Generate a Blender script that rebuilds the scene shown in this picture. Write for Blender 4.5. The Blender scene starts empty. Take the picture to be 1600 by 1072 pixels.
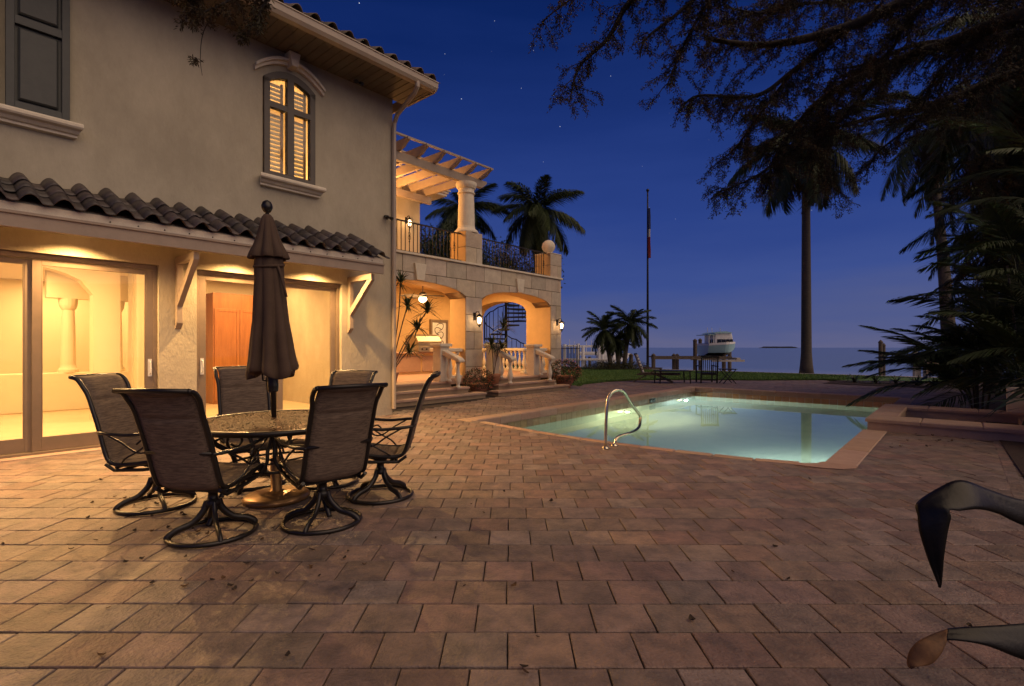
import bpy, math, random
from mathutils import Vector, Matrix
from math import sin, cos, pi, radians, sqrt, atan2
random.seed(7)
sc = bpy.context.scene
COL = sc.collection
# ------------------------------------------------------------ camera
cam = bpy.data.cameras.new("camera"); cam.lens = 18; cam.sensor_width = 36
cam.shift_y = 7/1600; cam.clip_start = 0.05; cam.clip_end = 20000
co = bpy.data.objects.new("camera", cam); COL.objects.link(co)
co.location = (0, 0, 1.32); co.rotation_euler = (radians(90), 0, 0)
sc.camera = co
# ------------------------------------------------------------ world: late dusk sky
W = bpy.data.worlds.new("World"); sc.world = W; W.use_nodes = True
wt = W.node_tree; wt.nodes.clear()
def wn(t, **k):
    n = wt.nodes.new(t)
    for a, b in k.items(): setattr(n, a, b)
    return n
wout = wn('ShaderNodeOutputWorld'); bg = wn('ShaderNodeBackground')
tc = wn('ShaderNodeTexCoord'); sep = wn('ShaderNodeSeparateXYZ')
wt.links.new(tc.outputs['Generated'], sep.inputs[0])
ramp = wn('ShaderNodeValToRGB')
SKY = [(0.0, (.115, .122, .240)), (0.04, (.082, .104, .252)), (0.12, (.046, .080, .275)), (0.24, (.024, .054, .240)),
       (0.38, (.012, .034, .180)), (0.54, (.004, .018, .115)), (0.75, (.003, .010, .075)), (1.0, (.002, .007, .05))]
cr = ramp.color_ramp
while len(cr.elements) < len(SKY): cr.elements.new(.5)
for e, (p, c) in zip(cr.elements, SKY): e.position = p; e.color = (*c, 1)
# faint soft cloud streaks low down shift the lookup height a little
mp = wn('ShaderNodeMapping'); mp.inputs['Scale'].default_value = (1.5, 1.5, 9)
nz = wn('ShaderNodeTexNoise'); nz.inputs['Scale'].default_value = 1.6; nz.inputs['Detail'].default_value = 4
wt.links.new(tc.outputs['Generated'], mp.inputs[0]); wt.links.new(mp.outputs[0], nz.inputs['Vector'])
ma = wn('ShaderNodeMath', operation='MULTIPLY_ADD'); ma.inputs[1].default_value = .16; ma.inputs[2].default_value = -.08
wt.links.new(nz.outputs['Fac'], ma.inputs[0])
ad = wn('ShaderNodeMath', operation='ADD'); wt.links.new(sep.outputs['Z'], ad.inputs[0]); wt.links.new(ma.outputs[0], ad.inputs[1])
ab = wn('ShaderNodeMath', operation='ABSOLUTE'); wt.links.new(ad.outputs[0], ab.inputs[0])
wt.links.new(ab.outputs[0], ramp.inputs[0])
# stars
vo = wn('ShaderNodeTexVoronoi'); vo.inputs['Scale'].default_value = 46
wt.links.new(tc.outputs['Generated'], vo.inputs['Vector'])
lt = wn('ShaderNodeMath', operation='LESS_THAN'); lt.inputs[1].default_value = .034
wt.links.new(vo.outputs['Distance'], lt.inputs[0])
sr = wn('ShaderNodeSeparateColor'); wt.links.new(vo.outputs['Color'], sr.inputs[0])
pw = wn('ShaderNodeMath', operation='POWER'); pw.inputs[1].default_value = 4.0; wt.links.new(sr.outputs[0], pw.inputs[0])
mu = wn('ShaderNodeMath', operation='MULTIPLY'); wt.links.new(lt.outputs[0], mu.inputs[0]); wt.links.new(pw.outputs[0], mu.inputs[1])
gz = wn('ShaderNodeMath', operation='GREATER_THAN'); gz.inputs[1].default_value = .12; wt.links.new(sep.outputs['Z'], gz.inputs[0])
mu3 = wn('ShaderNodeMath', operation='MULTIPLY'); wt.links.new(mu.outputs[0], mu3.inputs[0]); wt.links.new(gz.outputs[0], mu3.inputs[1])
mu2 = wn('ShaderNodeMath', operation='MULTIPLY'); mu2.inputs[1].default_value = 1.1; wt.links.new(mu3.outputs[0], mu2.inputs[0])
mx = wn('ShaderNodeMix', data_type='RGBA', blend_type='ADD'); mx.inputs[0].default_value = 1
wt.links.new(ramp.outputs[0], mx.inputs[6]); wt.links.new(mu2.outputs[0], mx.inputs[7])
wt.links.new(mx.outputs[2], bg.inputs[0]); bg.inputs[1].default_value = 1.0
wt.links.new(bg.outputs[0], wout.inputs[0])
# added warm fill from behind the camera to lift patio and walls, very soft
fill_sun = bpy.data.lights.new("fill_sun", 'SUN'); fill_sun.energy = 2.0; fill_sun.angle = radians(75); fill_sun.color = (1, .72, .46)
so = bpy.data.objects.new("fill_sun", fill_sun); COL.objects.link(so)
so.rotation_euler = Vector((-.60, .42, -.68)).to_track_quat('-Z', 'Y').to_euler()
sc.view_settings.view_transform = 'Standard'; sc.view_settings.look = 'None'
sc.view_settings.exposure = 0; sc.view_settings.gamma = 1
sc.render.engine = 'CYCLES'
cy = sc.cycles
cy.use_denoising = True; cy.max_bounces = 7; cy.diffuse_bounces = 3; cy.glossy_bounces = 3
cy.transparent_max_bounces = 12; cy.transmission_bounces = 4; cy.sample_clamp_indirect = 4; cy.caustics_reflective = False
cy.caustics_refractive = False
try: cy.use_light_tree = True
except Exception: pass
# ------------------------------------------------------------ frames
SS, CC = .6585, .7526
RH = atan2(CC, SS)                         # house frame: x = along the wall (u), y = into the house (m), z up
MH = Matrix.Rotation(RH, 4, 'Z')
MW = Matrix.Identity(4)
def Hh(u, m, z=0): return MH @ Vector((u, m, z))
def P(x, y, d): return Vector(((x-800)/800*d, d, 1.32-(y-543)*d/800))
WM = {}
def thing(name, label, cat, loc=(0, 0, 0), rotz=0, group=None):
    o = bpy.data.objects.new(name, None); COL.objects.link(o); o.empty_display_size = .1
    o.location = loc; o.rotation_euler = (0, 0, rotz)
    o['label'] = label; o['category'] = cat
    if group: o['group'] = group
    WM[o] = Matrix.Translation(loc) @ Matrix.Rotation(rotz, 4, 'Z')
    return o
def tag(o, label, cat, group=None, kind=None):
    if label: o['label'] = label
    if cat: o['category'] = cat
    if group: o['group'] = group
    if kind: o['kind'] = kind
    return o
def kids(o): return [c for c in o.children]
def dup(root, loc, rotz, label=None, group=None):
    def cp(o, par):
        c = o.copy(); COL.objects.link(c)
        if par: c.parent = par
        for ch in CH.get(o, []): 
            d = cp(ch, c); CH.setdefault(c, []).append(d)
        return c
    r = cp(root, None); r.location = loc; r.rotation_euler = (0, 0, rotz)
    WM[r] = Matrix.Translation(loc) @ Matrix.Rotation(rotz, 4, 'Z')
    if label: r['label'] = label
    if group: r['group'] = group
    return r
CH = {}
class MB:
    def __init__(s): s.v = []; s.f = []
    def add(s, vs, fs):
        b = len(s.v); s.v += [tuple(p) for p in vs]; s.f += [tuple(i+b for i in f) for f in fs]; return s
    def box(s, x0, x1, y0, y1, z0, z1, M=None):
        vs = [Vector(p) for p in ((x0,y0,z0),(x1,y0,z0),(x1,y1,z0),(x0,y1,z0),(x0,y0,z1),(x1,y0,z1),(x1,y1,z1),(x0,y1,z1))]
        if M: vs = [M @ p for p in vs]
        return s.add(vs, [(3,2,1,0),(4,5,6,7),(0,1,5,4),(1,2,6,5),(2,3,7,6),(3,0,4,7)])
    def cbox(s, x0, x1, y0, y1, z0, z1, c=.006, M=None):        # box with chamfered top edges (z)
        vs = [(x0,y0,z0),(x1,y0,z0),(x1,y1,z0),(x0,y1,z0),(x0,y0,z1-c),(x1,y0,z1-c),(x1,y1,z1-c),(x0,y1,z1-c),
              (x0+c,y0+c,z1),(x1-c,y0+c,z1),(x1-c,y1-c,z1),(x0+c,y1-c,z1)]
        vs = [Vector(p) for p in vs]
        if M: vs = [M @ p for p in vs]
        return s.add(vs, [(3,2,1,0),(8,9,10,11),(0,1,5,4),(1,2,6,5),(2,3,7,6),(3,0,4,7),(4,5,9,8),(5,6,10,9),(6,7,11,10),(7,4,8,11)])
    def bar(s, a, b, w, h, up=(0, 0, 1)):
        a = Vector(a); b = Vector(b); d = (b-a).normalized(); upv = Vector(up)
        r = d.cross(upv)
        if r.length < 1e-4: r = d.cross(Vector((0, 1, 0)))
        r.normalize(); q = r.cross(d)
        vs = [p + r*sx*w/2 + q*sy*h/2 for p in (a, b) for sx, sy in ((-1,-1),(1,-1),(1,1),(-1,1))]
        return s.add(vs, [(0,1,2,3)[::-1],(4,5,6,7),(0,1,5,4),(1,2,6,5),(2,3,7,6),(3,0,4,7)])
    def tube(s, pts, r, n=8, closed=False, flat=1.0):
        pts = [Vector(p) for p in pts]; N = len(pts); rr = r if hasattr(r, '__len__') else [r]*N
        vs = []; prev = None
        for i, p in enumerate(pts):
            if closed: d = pts[(i+1) % N]-pts[i-1]
            else: d = pts[min(i+1, N-1)]-pts[max(i-1, 0)]
            d.normalize()
            if prev is None:
                a = d.cross(Vector((0, 0, 1)))
                if a.length < .05: a = d.cross(Vector((0, 1, 0)))
            else: a = prev - d*prev.dot(d)
            a.normalize(); prev = a; b = d.cross(a)
            for k in range(n):
                t = 2*pi*k/n; vs.append(p + a*cos(t)*rr[i] + b*sin(t)*rr[i]*flat)
        fs = []
        for i in range(N if closed else N-1):
            j = (i+1) % N
            for k in range(n):
                l = (k+1) % n; fs.append((i*n+k, i*n+l, j*n+l, j*n+k))
        if not closed: fs.append(tuple(range(n))[::-1]); fs.append(tuple((N-1)*n+k for k in range(n)))
        return s.add(vs, fs)
    def lathe(s, prof, c=(0, 0, 0), n=16, flute=None):
        c = Vector(c); vs = []
        for r, z in prof:
            for k in range(n):
                t = 2*pi*k/n; q = r*(flute(t, z) if flute else 1); vs.append(c+Vector((q*cos(t), q*sin(t), z)))
        fs = [(i*n+k, i*n+(k+1) % n, (i+1)*n+(k+1) % n, (i+1)*n+k) for i in range(len(prof)-1) for k in range(n)]
        fs.append(tuple(range(n))[::-1]); fs.append(tuple((len(prof)-1)*n+k for k in range(n)))
        return s.add(vs, fs)
    def prism(s, poly, axis, a0, a1):
        # poly: list of 2D points; axis 'x': (y,z) extruded along x; 'y': (x,z); 'z': (x,y)
        def mk(p, a): return {'x': (a, p[0], p[1]), 'y': (p[0], a, p[1]), 'z': (p[0], p[1], a)}[axis]
        n = len(poly); vs = [mk(p, a0) for p in poly]+[mk(p, a1) for p in poly]
        fs = [tuple(range(n)), tuple(range(2*n-1, n-1, -1))]+[(i, (i+1) % n, n+(i+1) % n, n+i) for i in range(n)]
        return s.add(vs, fs)
    def sphere(s, c, r, n=12, sz=1):
        prof = [(max(.0005, r*sin(pi*i/(n//2+2))), -r*sz*cos(pi*i/(n//2+2))) for i in range(n//2+3)]
        return s.lathe(prof, c, n)
    def leaf(s, p, d, up, L, w, bend=0):
        p = Vector(p); d = Vector(d).normalized(); r = d.cross(Vector(up))
        if r.length < 1e-3: r = d.cross(Vector((1, 0, 0)))
        r.normalize(); m = p+d*L*.5-Vector((0, 0, 1))*bend*L*.3; e = p+d*L-Vector((0, 0, 1))*bend*L
        b = len(s.v); s.v += [tuple(p), tuple(m+r*w/2), tuple(e), tuple(m-r*w/2)]; s.f.append((b, b+1, b+2, b+3)); return s
    def build(s, name, mat, parent=None, F='L', smooth=False, bevel=0, fix=False):
        me = bpy.data.meshes.new(name)
        vs = s.v
        loc = None
        if F != 'L' or parent is None:
            FM = {'H': MH, 'W': MW, 'L': MW}[F]
            if parent is not None:
                r = parent
                while r not in WM: r = r.parent
                A = WM[r].inverted() @ FM
                vs = [A @ Vector(p) for p in vs]
            else:
                xs = [p[0] for p in vs]; ys = [p[1] for p in vs]; zs = [p[2] for p in vs]
                c = Vector(((min(xs)+max(xs))/2, (min(ys)+max(ys))/2, min(zs)))
                vs = [Vector(p)-c for p in vs]; loc = FM @ c
        me.from_pydata([tuple(p) for p in vs], [], s.f)
        me.materials.append(mat); me.update()
        import bmesh
        if fix and len(s.f) < 60000:
            bm = bmesh.new(); bm.from_mesh(me); bmesh.ops.recalc_face_normals(bm, faces=bm.faces); bm.to_mesh(me); bm.free()
        if smooth: me.polygons.foreach_set('use_smooth', [True]*len(me.polygons))
        o = bpy.data.objects.new(name, me); COL.objects.link(o)
        if parent is not None:
            o.parent = parent; CH.setdefault(parent, []).append(o)
        else:
            o.location = loc
            if F == 'H': o.rotation_euler = (0, 0, RH)
            WM[o] = Matrix.Translation(loc) @ (MH if F == 'H' else MW)
        if bevel:
            md = o.modifiers.new('bevel', 'BEVEL'); md.width = bevel; md.segments = 2; md.limit_method = 'ANGLE'
        return o
def piece(name, me, parent, loc, rot=(0, 0, 0), scale=None):
    o = bpy.data.objects.new(name, me); COL.objects.link(o); o.parent = parent; CH.setdefault(parent, []).append(o)
    o.location = loc; o.rotation_euler = rot
    if scale: o.scale = scale
    return o
# ------------------------------------------------------------ materials
def mat(name, col, rough=.7, metal=0, col2=None, nscale=3, bump=0, bscale=40, detail=5, rnd=0, attr=None, spec=.5, trans=0, world=True, stretch=None, bump2=0, b2scale=6):
    m = bpy.data.materials.new(name); m.use_nodes = True; t = m.node_tree; N = t.nodes; L = t.links
    b = N['Principled BSDF']; b.inputs['Roughness'].default_value = rough; b.inputs['Metallic'].default_value = metal
    b.inputs['Specular IOR Level'].default_value = spec
    if trans: b.inputs['Transmission Weight'].default_value = trans
    g = N.new('ShaderNodeNewGeometry') if world else N.new('ShaderNodeTexCoord')
    vec = g.outputs['Position'] if world else g.outputs['Object']
    if stretch:
        mp = N.new('ShaderNodeMapping'); mp.inputs['Scale'].default_value = stretch
        if world: mp.inputs['Rotation'].default_value = (0, 0, -RH)
        L.new(vec, mp.inputs[0]); vec = mp.outputs[0]
    src = None
    if col2:
        n = N.new('ShaderNodeTexNoise'); n.inputs['Scale'].default_value = nscale; n.inputs['Detail'].default_value = detail; n.inputs['Roughness'].default_value = .72
        L.new(vec, n.inputs['Vector'])
        r = N.new('ShaderNodeValToRGB'); r.color_ramp.elements[0].position = .36; r.color_ramp.elements[1].position = .64
        r.color_ramp.elements[0].color = (*col, 1); r.color_ramp.elements[1].color = (*col2, 1)
        L.new(n.outputs['Fac'], r.inputs[0]); src = r.outputs[0]
    else:
        rgb = N.new('ShaderNodeRGB'); rgb.outputs[0].default_value = (*col, 1); src = rgb.outputs[0]
    if rnd:
        if attr:
            a = N.new('ShaderNodeAttribute'); a.attribute_name = attr; ro = a.outputs['Fac']
        else:
            a = N.new('ShaderNodeObjectInfo'); ro = a.outputs['Random']
        h = N.new('ShaderNodeHueSaturation'); L.new(src, h.inputs['Color'])
        mr = N.new('ShaderNodeMapRange'); mr.inputs['To Min'].default_value = 1-rnd; mr.inputs['To Max'].default_value = 1+rnd; L.new(ro, mr.inputs[0])
        L.new(mr.outputs[0], h.inputs['Value'])
        q = N.new('ShaderNodeMath'); q.operation = 'MULTIPLY'; q.inputs[1].default_value = 7.31; L.new(ro, q.inputs[0])
        q2 = N.new('ShaderNodeMath'); q2.operation = 'FRACT'; L.new(q.outputs[0], q2.inputs[0])
        mr2 = N.new('ShaderNodeMapRange'); mr2.inputs['To Min'].default_value = 1-rnd*1.1; mr2.inputs['To Max'].default_value = 1+rnd*1.1; L.new(q2.outputs[0], mr2.inputs[0])
        L.new(mr2.outputs[0], h.inputs['Saturation']); src = h.outputs[0]
        q3 = N.new('ShaderNodeMath'); q3.operation = 'MULTIPLY'; q3.inputs[1].default_value = 31.7; L.new(ro, q3.inputs[0])
        q4 = N.new('ShaderNodeMath'); q4.operation = 'FRACT'; L.new(q3.outputs[0], q4.inputs[0])
        mr3 = N.new('ShaderNodeMapRange'); mr3.inputs['To Min'].default_value = .5-rnd*.10; mr3.inputs['To Max'].default_value = .5+rnd*.07; L.new(q4.outputs[0], mr3.inputs[0])
        L.new(mr3.outputs[0], h.inputs['Hue'])
    L.new(src, b.inputs['Base Color'])
    if bump or bump2:
        last = None
        for st, scl in ((bump, bscale), (bump2, b2scale)):
            if not st: continue
            n = N.new('ShaderNodeTexNoise'); n.inputs['Scale'].default_value = scl; n.inputs['Detail'].default_value = 6
            L.new(vec, n.inputs['Vector'])
            bp = N.new('ShaderNodeBump'); bp.inputs['Strength'].default_value = st; bp.inputs['Distance'].default_value = .02
            L.new(n.outputs['Fac'], bp.inputs['Height'])
            if last: L.new(last.outputs[0], bp.inputs['Normal'])
            last = bp
        L.new(last.outputs[0], b.inputs['Normal'])
    return m
def emis(name, col, st):
    m = bpy.data.materials.new(name); m.use_nodes = True; t = m.node_tree
    b = t.nodes['Principled BSDF']; b.inputs['Base Color'].default_value = (.8, .8, .8, 1)
    b.inputs['Emission Color'].default_value = (*col, 1); b.inputs['Emission Strength'].default_value = st
    return m
def glassy(name, tint=(1, 1, 1), ior=1.45, rough=0.0, boost=1.0, bump=0, bscale=3):
    m = bpy.data.materials.new(name); m.use_nodes = True; t = m.node_tree; N = t.nodes; L = t.links; N.clear()
    o = N.new('ShaderNodeOutputMaterial'); mx = N.new('ShaderNodeMixShader'); tr = N.new('ShaderNodeBsdfTransparent'); gl = N.new('ShaderNodeBsdfGlossy')
    tr.inputs[0].default_value = (*tint, 1); gl.inputs['Roughness'].default_value = rough
    fr = N.new('ShaderNodeFresnel'); fr.inputs[0].default_value = ior
    if bump:
        g = N.new('ShaderNodeNewGeometry'); n = N.new('ShaderNodeTexNoise'); n.inputs['Scale'].default_value = bscale; n.inputs['Detail'].default_value = 2
        L.new(g.outputs['Position'], n.inputs['Vector']); bp = N.new('ShaderNodeBump'); bp.inputs['Strength'].default_value = bump; bp.inputs['Distance'].default_value = .02
        L.new(n.outputs['Fac'], bp.inputs['Height']); L.new(bp.outputs[0], gl.inputs['Normal'])
    ge = N.new('ShaderNodeNewGeometry'); 
    m1 = N.new('ShaderNodeMath'); m1.operation = 'MULTIPLY'; m1.inputs[1].default_value = boost; L.new(fr.outputs[0], m1.inputs[0]); m1.use_clamp = True
    L.new(m1.outputs[0], mx.inputs[0]); L.new(tr.outputs[0], mx.inputs[1]); L.new(gl.outputs[0], mx.inputs[2]); L.new(mx.outputs[0], o.inputs[0])
    return m
WARM = (1, .56, .21)
WARM2 = (1, .56, .20)
M = dict(
 stucco=mat('stucco', (.47, .42, .32), .9, col2=(.36, .32, .24), nscale=1.1, stretch=(1, 1, .55), detail=9, bump=.28, bscale=34, bump2=.38, b2scale=5),
 trim=mat('cast_trim', (.72, .65, .52), .7, col2=(.62, .55, .44), nscale=6, bump=.15, bscale=60),
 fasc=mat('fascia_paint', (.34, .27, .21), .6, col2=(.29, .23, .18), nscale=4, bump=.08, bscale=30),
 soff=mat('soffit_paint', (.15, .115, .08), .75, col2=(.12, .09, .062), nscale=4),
 gutter=mat('gutter_metal', (.40, .33, .26), .45, col2=(.36, .30, .24), nscale=3),
 tile=mat('roof_tile', (.040, .035, .038), .5, col2=(.075, .058, .056), nscale=9, bump=.25, bscale=50, rnd=.3),
 tile2=mat('roof_tile_brown', (.10, .075, .05), .7, col2=(.16, .12, .08), nscale=7, bump=.3, bscale=50, rnd=.25),
 alu=mat('bronze_frame', (.22, .165, .12), .45, col2=(.19, .145, .105), nscale=5, metal=.2),
 dshut=mat('shutter_paint', (.055, .06, .058), .55, col2=(.045, .05, .05), nscale=8, bump=.05),
 intw=mat('interior_wall', (.74, .66, .50), .8, col2=(.72, .64, .48), nscale=2, bump=.03),
 intf=mat('interior_floor', (.62, .50, .34), .35, col2=(.56, .44, .29), nscale=2.5),
 wood=mat('cabinet_wood', (.36, .15, .05), .45, col2=(.27, .105, .032), nscale=4, stretch=(4, 4, .5)),
 glass=glassy('window_glass', (.97, .97, .95), 1.35),
 paver=mat('paver', (.265, .19, .155), .6, col2=(.125, .097, .086), nscale=5.5, bump=.6, bscale=60, bump2=.6, b2scale=11, rnd=.18, detail=10, spec=.4),
 paverS=mat('paver_far', (.265, .19, .155), .6, col2=(.125, .097, .086), nscale=5.5, bump=.5, bscale=60, bump2=.5, b2scale=11, rnd=.18, attr='rnd', detail=10, spec=.4),
 sand=mat('joint_sand', (.06, .044, .035), .95, col2=(.03, .022, .018), nscale=20, bump=.3),
 coping=mat('coping_stone', (.42, .29, .21), .7, col2=(.36, .245, .18), nscale=6, bump=.25, bscale=50, rnd=.1),
 ptile=mat('pool_tile', (.50, .25, .11), .35, col2=(.42, .20, .085), nscale=8, rnd=.12),
 ptileL=mat('pool_tile_buff', (.34, .28, .17), .35, col2=(.27, .22, .13), nscale=8, rnd=.12),
 plaster=mat('pool_plaster', (.60, .66, .62), .8, col2=(.55, .62, .58), nscale=1.5),
 poolw=None,
 stone=mat('loggia_stone', (.56, .48, .37), .85, col2=(.44, .37, .29), nscale=3.5, bump=.5, bscale=40, rnd=.12),
 stonec=mat('stone_core', (.30, .22, .14), .9, col2=(.25, .18, .12), nscale=5, bump=.3),
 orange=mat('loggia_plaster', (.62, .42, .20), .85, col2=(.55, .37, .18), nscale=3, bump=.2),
 iron=mat('wrought_iron', (.018, .015, .014), .5, metal=.4),
 dark=mat('chair_frame', (.016, .013, .012), .38, metal=.3, spec=.6),
 sling=None,
 bark=mat('bark', (.04, .032, .025), .9, col2=(.022, .018, .014), nscale=6, bump=.8, bscale=18, stretch=(1, 1, .3)),
 palmtrunk=mat('palm_trunk', (.10, .08, .062), .85, col2=(.06, .05, .04), nscale=5, bump=.5, bscale=12, stretch=(1, 1, 4)),
 leaf=mat('oak_leaf', (.03, .028, .012), .7, col2=(.055, .033, .015), nscale=1.2, spec=.3),
 frond=mat('palm_frond', (.045, .065, .022), .55, col2=(.03, .045, .018), nscale=2, spec=.3),
 frondd=mat('dry_frond', (.12, .075, .03), .8, col2=(.07, .045, .02), nscale=2, spec=.2),
 strap=mat('strap_leaf', (.03, .05, .02), .45, col2=(.02, .035, .016), nscale=5, spec=.4),
 darkleaf=mat('near_leaf', (.006, .006, .007), .40, col2=(.012, .009, .008), nscale=20, spec=.28, bump=.08, bscale=60),
 dryleaf=mat('dead_leaf_tip', (.20, .10, .045), .7, col2=(.08, .045, .025), nscale=14, spec=.3),
 grass=mat('lawn_grass', (.07, .15, .028), .9, col2=(.10, .17, .045), nscale=2.5, bump=.6, bscale=60),
 mulch=mat('mulch', (.05, .025, .016), .95, col2=(.025, .014, .01), nscale=30, bump=1, bscale=40),
 steel=mat('stainless', (.42, .37, .30), .5, metal=1, col2=(.36, .32, .26), nscale=20),
 rail=mat('grab_rail_steel', (.62, .55, .42), .18, metal=1),
 canopy=mat('umbrella_canvas', (.075, .045, .030), .9, col2=(.06, .036, .024), nscale=6, bump=.15, bscale=120),
 terracotta=mat('terracotta', (.38, .17, .09), .75, col2=(.30, .13, .07), nscale=8, bump=.2),
 greywood=mat('weathered_wood', (.13, .10, .075), .85, col2=(.08, .06, .045), nscale=5, bump=.4, stretch=(1, 1, 4)),
 whitep=mat('white_paint', (.72, .72, .72), .6, col2=(.62, .62, .62), nscale=3),
 dock=mat('pale_dock_timber', (.42, .40, .37), .8, col2=(.33, .31, .29), nscale=4),
 hull=mat('hull_paint', (.30, .48, .54), .4, col2=(.26, .44, .50), nscale=2),
 hulld=mat('hull_bottom', (.012, .016, .03), .5),
 dglass=mat('dark_glass', (.01, .01, .012), .1),
 red=mat('red_cloth', (.16, .018, .022), .9),
 flower=mat('flower_petal', (.40, .07, .06), .7, col2=(.42, .16, .10), nscale=20),
 pleaf=mat('pot_leaf', (.04, .06, .02), .6, col2=(.06, .045, .025), nscale=12),
 bulb=emis('lit_bulb', (1, .62, .30), 14),
 bulb2=emis('lit_downlight', (1, .72, .42), 9),
 white=mat('outlet_white', (.6, .58, .55), .6),
)
def sling_mat():
    m = mat('sling_fabric', (.20, .148, .11), .85, col2=(.09, .066, .052), nscale=30, bump=.2, bscale=200, world=False, stretch=(.35, 3.2, 3.2), spec=.2)
    return m
M['sling'] = sling_mat()
def water_mat():
    m = bpy.data.materials.new('pool_water'); m.use_nodes = True; t = m.node_tree; N = t.nodes; L = t.links; N.clear()
    o = N.new('ShaderNodeOutputMaterial'); g = N.new('ShaderNodeBsdfGlass'); g.inputs['Color'].default_value = (.86, .97, .96, 1)
    g.inputs['Roughness'].default_value = .0; g.inputs['IOR'].default_value = 1.33
    ge = N.new('ShaderNodeNewGeometry'); n = N.new('ShaderNodeTexNoise'); n.inputs['Scale'].default_value = 1.3; n.inputs['Detail'].default_value = 2
    L.new(ge.outputs['Position'], n.inputs['Vector']); bp = N.new('ShaderNodeBump'); bp.inputs['Strength'].default_value = .05; bp.inputs['Distance'].default_value = .02
    L.new(n.outputs['Fac'], bp.inputs['Height']); L.new(bp.outputs[0], g.inputs['Normal']); L.new(g.outputs[0], o.inputs[0])
    return m
M['poolw'] = water_mat()
def light(kind, name, loc, e, col=WARM, size=.2, rot=None, sx=None, sy=None, spot=None):
    l = bpy.data.lights.new(name, kind); l.energy = e; l.color = col
    if kind == 'AREA':
        l.size = size
        if sx: l.shape = 'RECTANGLE'; l.size = sx; l.size_y = sy
    elif kind in ('POINT', 'SPOT'): l.shadow_soft_size = size
    if spot: l.spot_size = radians(spot); l.spot_blend = .6
    o = bpy.data.objects.new(name, l); COL.objects.link(o); o.location = loc
    if rot is not None: o.rotation_euler = rot
    return o
# ============================================================ ground, water, patio
HO = {'u0': 6.2, 'u1': 16.75, 'm0': 1.1, 'm1': 6.68}       # hole for the pool in the house frame
def sheet(name, rects, z, m, label=None, hi=None):
    b = MB()
    for (a, c, d, e) in rects: b.add([(a, d, z), (c, d, z), (c, e, z), (a, e, z)], [(0, 1, 2, 3)])
    o = b.build(name, m, None, 'H'); o['kind'] = 'structure'; return o
sheet('ground', [(-60, HO['u0'], -60, 60), (HO['u1'], 28.6, -60, 60), (HO['u0'], HO['u1'], -60, HO['m0']), (HO['u0'], HO['u1'], HO['m1'], 60)], -.013, M['sand'])
o = MB().box(28.6, 28.95, -60, 60, -2.4, .03).build('seawall', M['dock'], None, 'H', bevel=.02); tag(o, None, None, kind='structure')
# sea
ms = bpy.data.materials.new('sea'); ms.use_nodes = True; t = ms.node_tree; b = t.nodes['Principled BSDF']
b.inputs['Base Color'].default_value = (.06, .10, .15, 1); b.inputs['Roughness'].default_value = .14; b.inputs['IOR'].default_value = 1.33
g = t.nodes.new('ShaderNodeNewGeometry'); mp_ = t.nodes.new('ShaderNodeMapping'); mp_.inputs['Scale'].default_value = (.15, .5, 1)
n_ = t.nodes.new('ShaderNodeTexNoise'); n_.inputs['Scale'].default_value = 1.0; n_.inputs['Detail'].default_value = 5
bp = t.nodes.new('ShaderNodeBump'); bp.inputs['Strength'].default_value = .12; bp.inputs['Distance'].default_value = .2
t.links.new(g.outputs['Position'], mp_.inputs[0]); t.links.new(mp_.outputs[0], n_.inputs['Vector']); t.links.new(n_.outputs['Fac'], bp.inputs['Height']); t.links.new(bp.outputs[0], b.inputs['Normal'])
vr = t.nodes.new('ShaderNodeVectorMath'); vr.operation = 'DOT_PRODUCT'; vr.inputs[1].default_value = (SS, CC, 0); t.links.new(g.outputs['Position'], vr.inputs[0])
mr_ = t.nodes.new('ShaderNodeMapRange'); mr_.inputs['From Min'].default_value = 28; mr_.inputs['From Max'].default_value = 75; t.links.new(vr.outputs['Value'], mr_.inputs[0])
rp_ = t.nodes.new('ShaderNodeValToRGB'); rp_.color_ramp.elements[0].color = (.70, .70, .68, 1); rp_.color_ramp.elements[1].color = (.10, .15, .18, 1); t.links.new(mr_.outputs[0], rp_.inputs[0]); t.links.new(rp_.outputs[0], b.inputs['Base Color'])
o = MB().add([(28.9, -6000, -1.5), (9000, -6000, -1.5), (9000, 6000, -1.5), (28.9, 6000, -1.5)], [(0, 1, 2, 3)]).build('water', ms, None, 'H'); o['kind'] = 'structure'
# far shore: low uneven strips of land on the horizon
def shore(x0, x1, d, h, seed):
    random.seed(seed); b = MB(); n = 40; top = []
    for i in range(n+1):
        x = x0+(x1-x0)*i/n; e = min(1, min(i, n-i)/5)
        top.append((x, -1.5+h*e*(.5+.5*random.random())))
    b.prism([(x0, -1.6)]+top+[(x1, -1.6)], 'y', d, d+60)
    return b
o = shore(1230, 1400, 2500, 8, 4).build('far_shore', mat('far_land', (.03, .035, .05), .9), None, 'W'); o['kind'] = 'structure'
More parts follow.
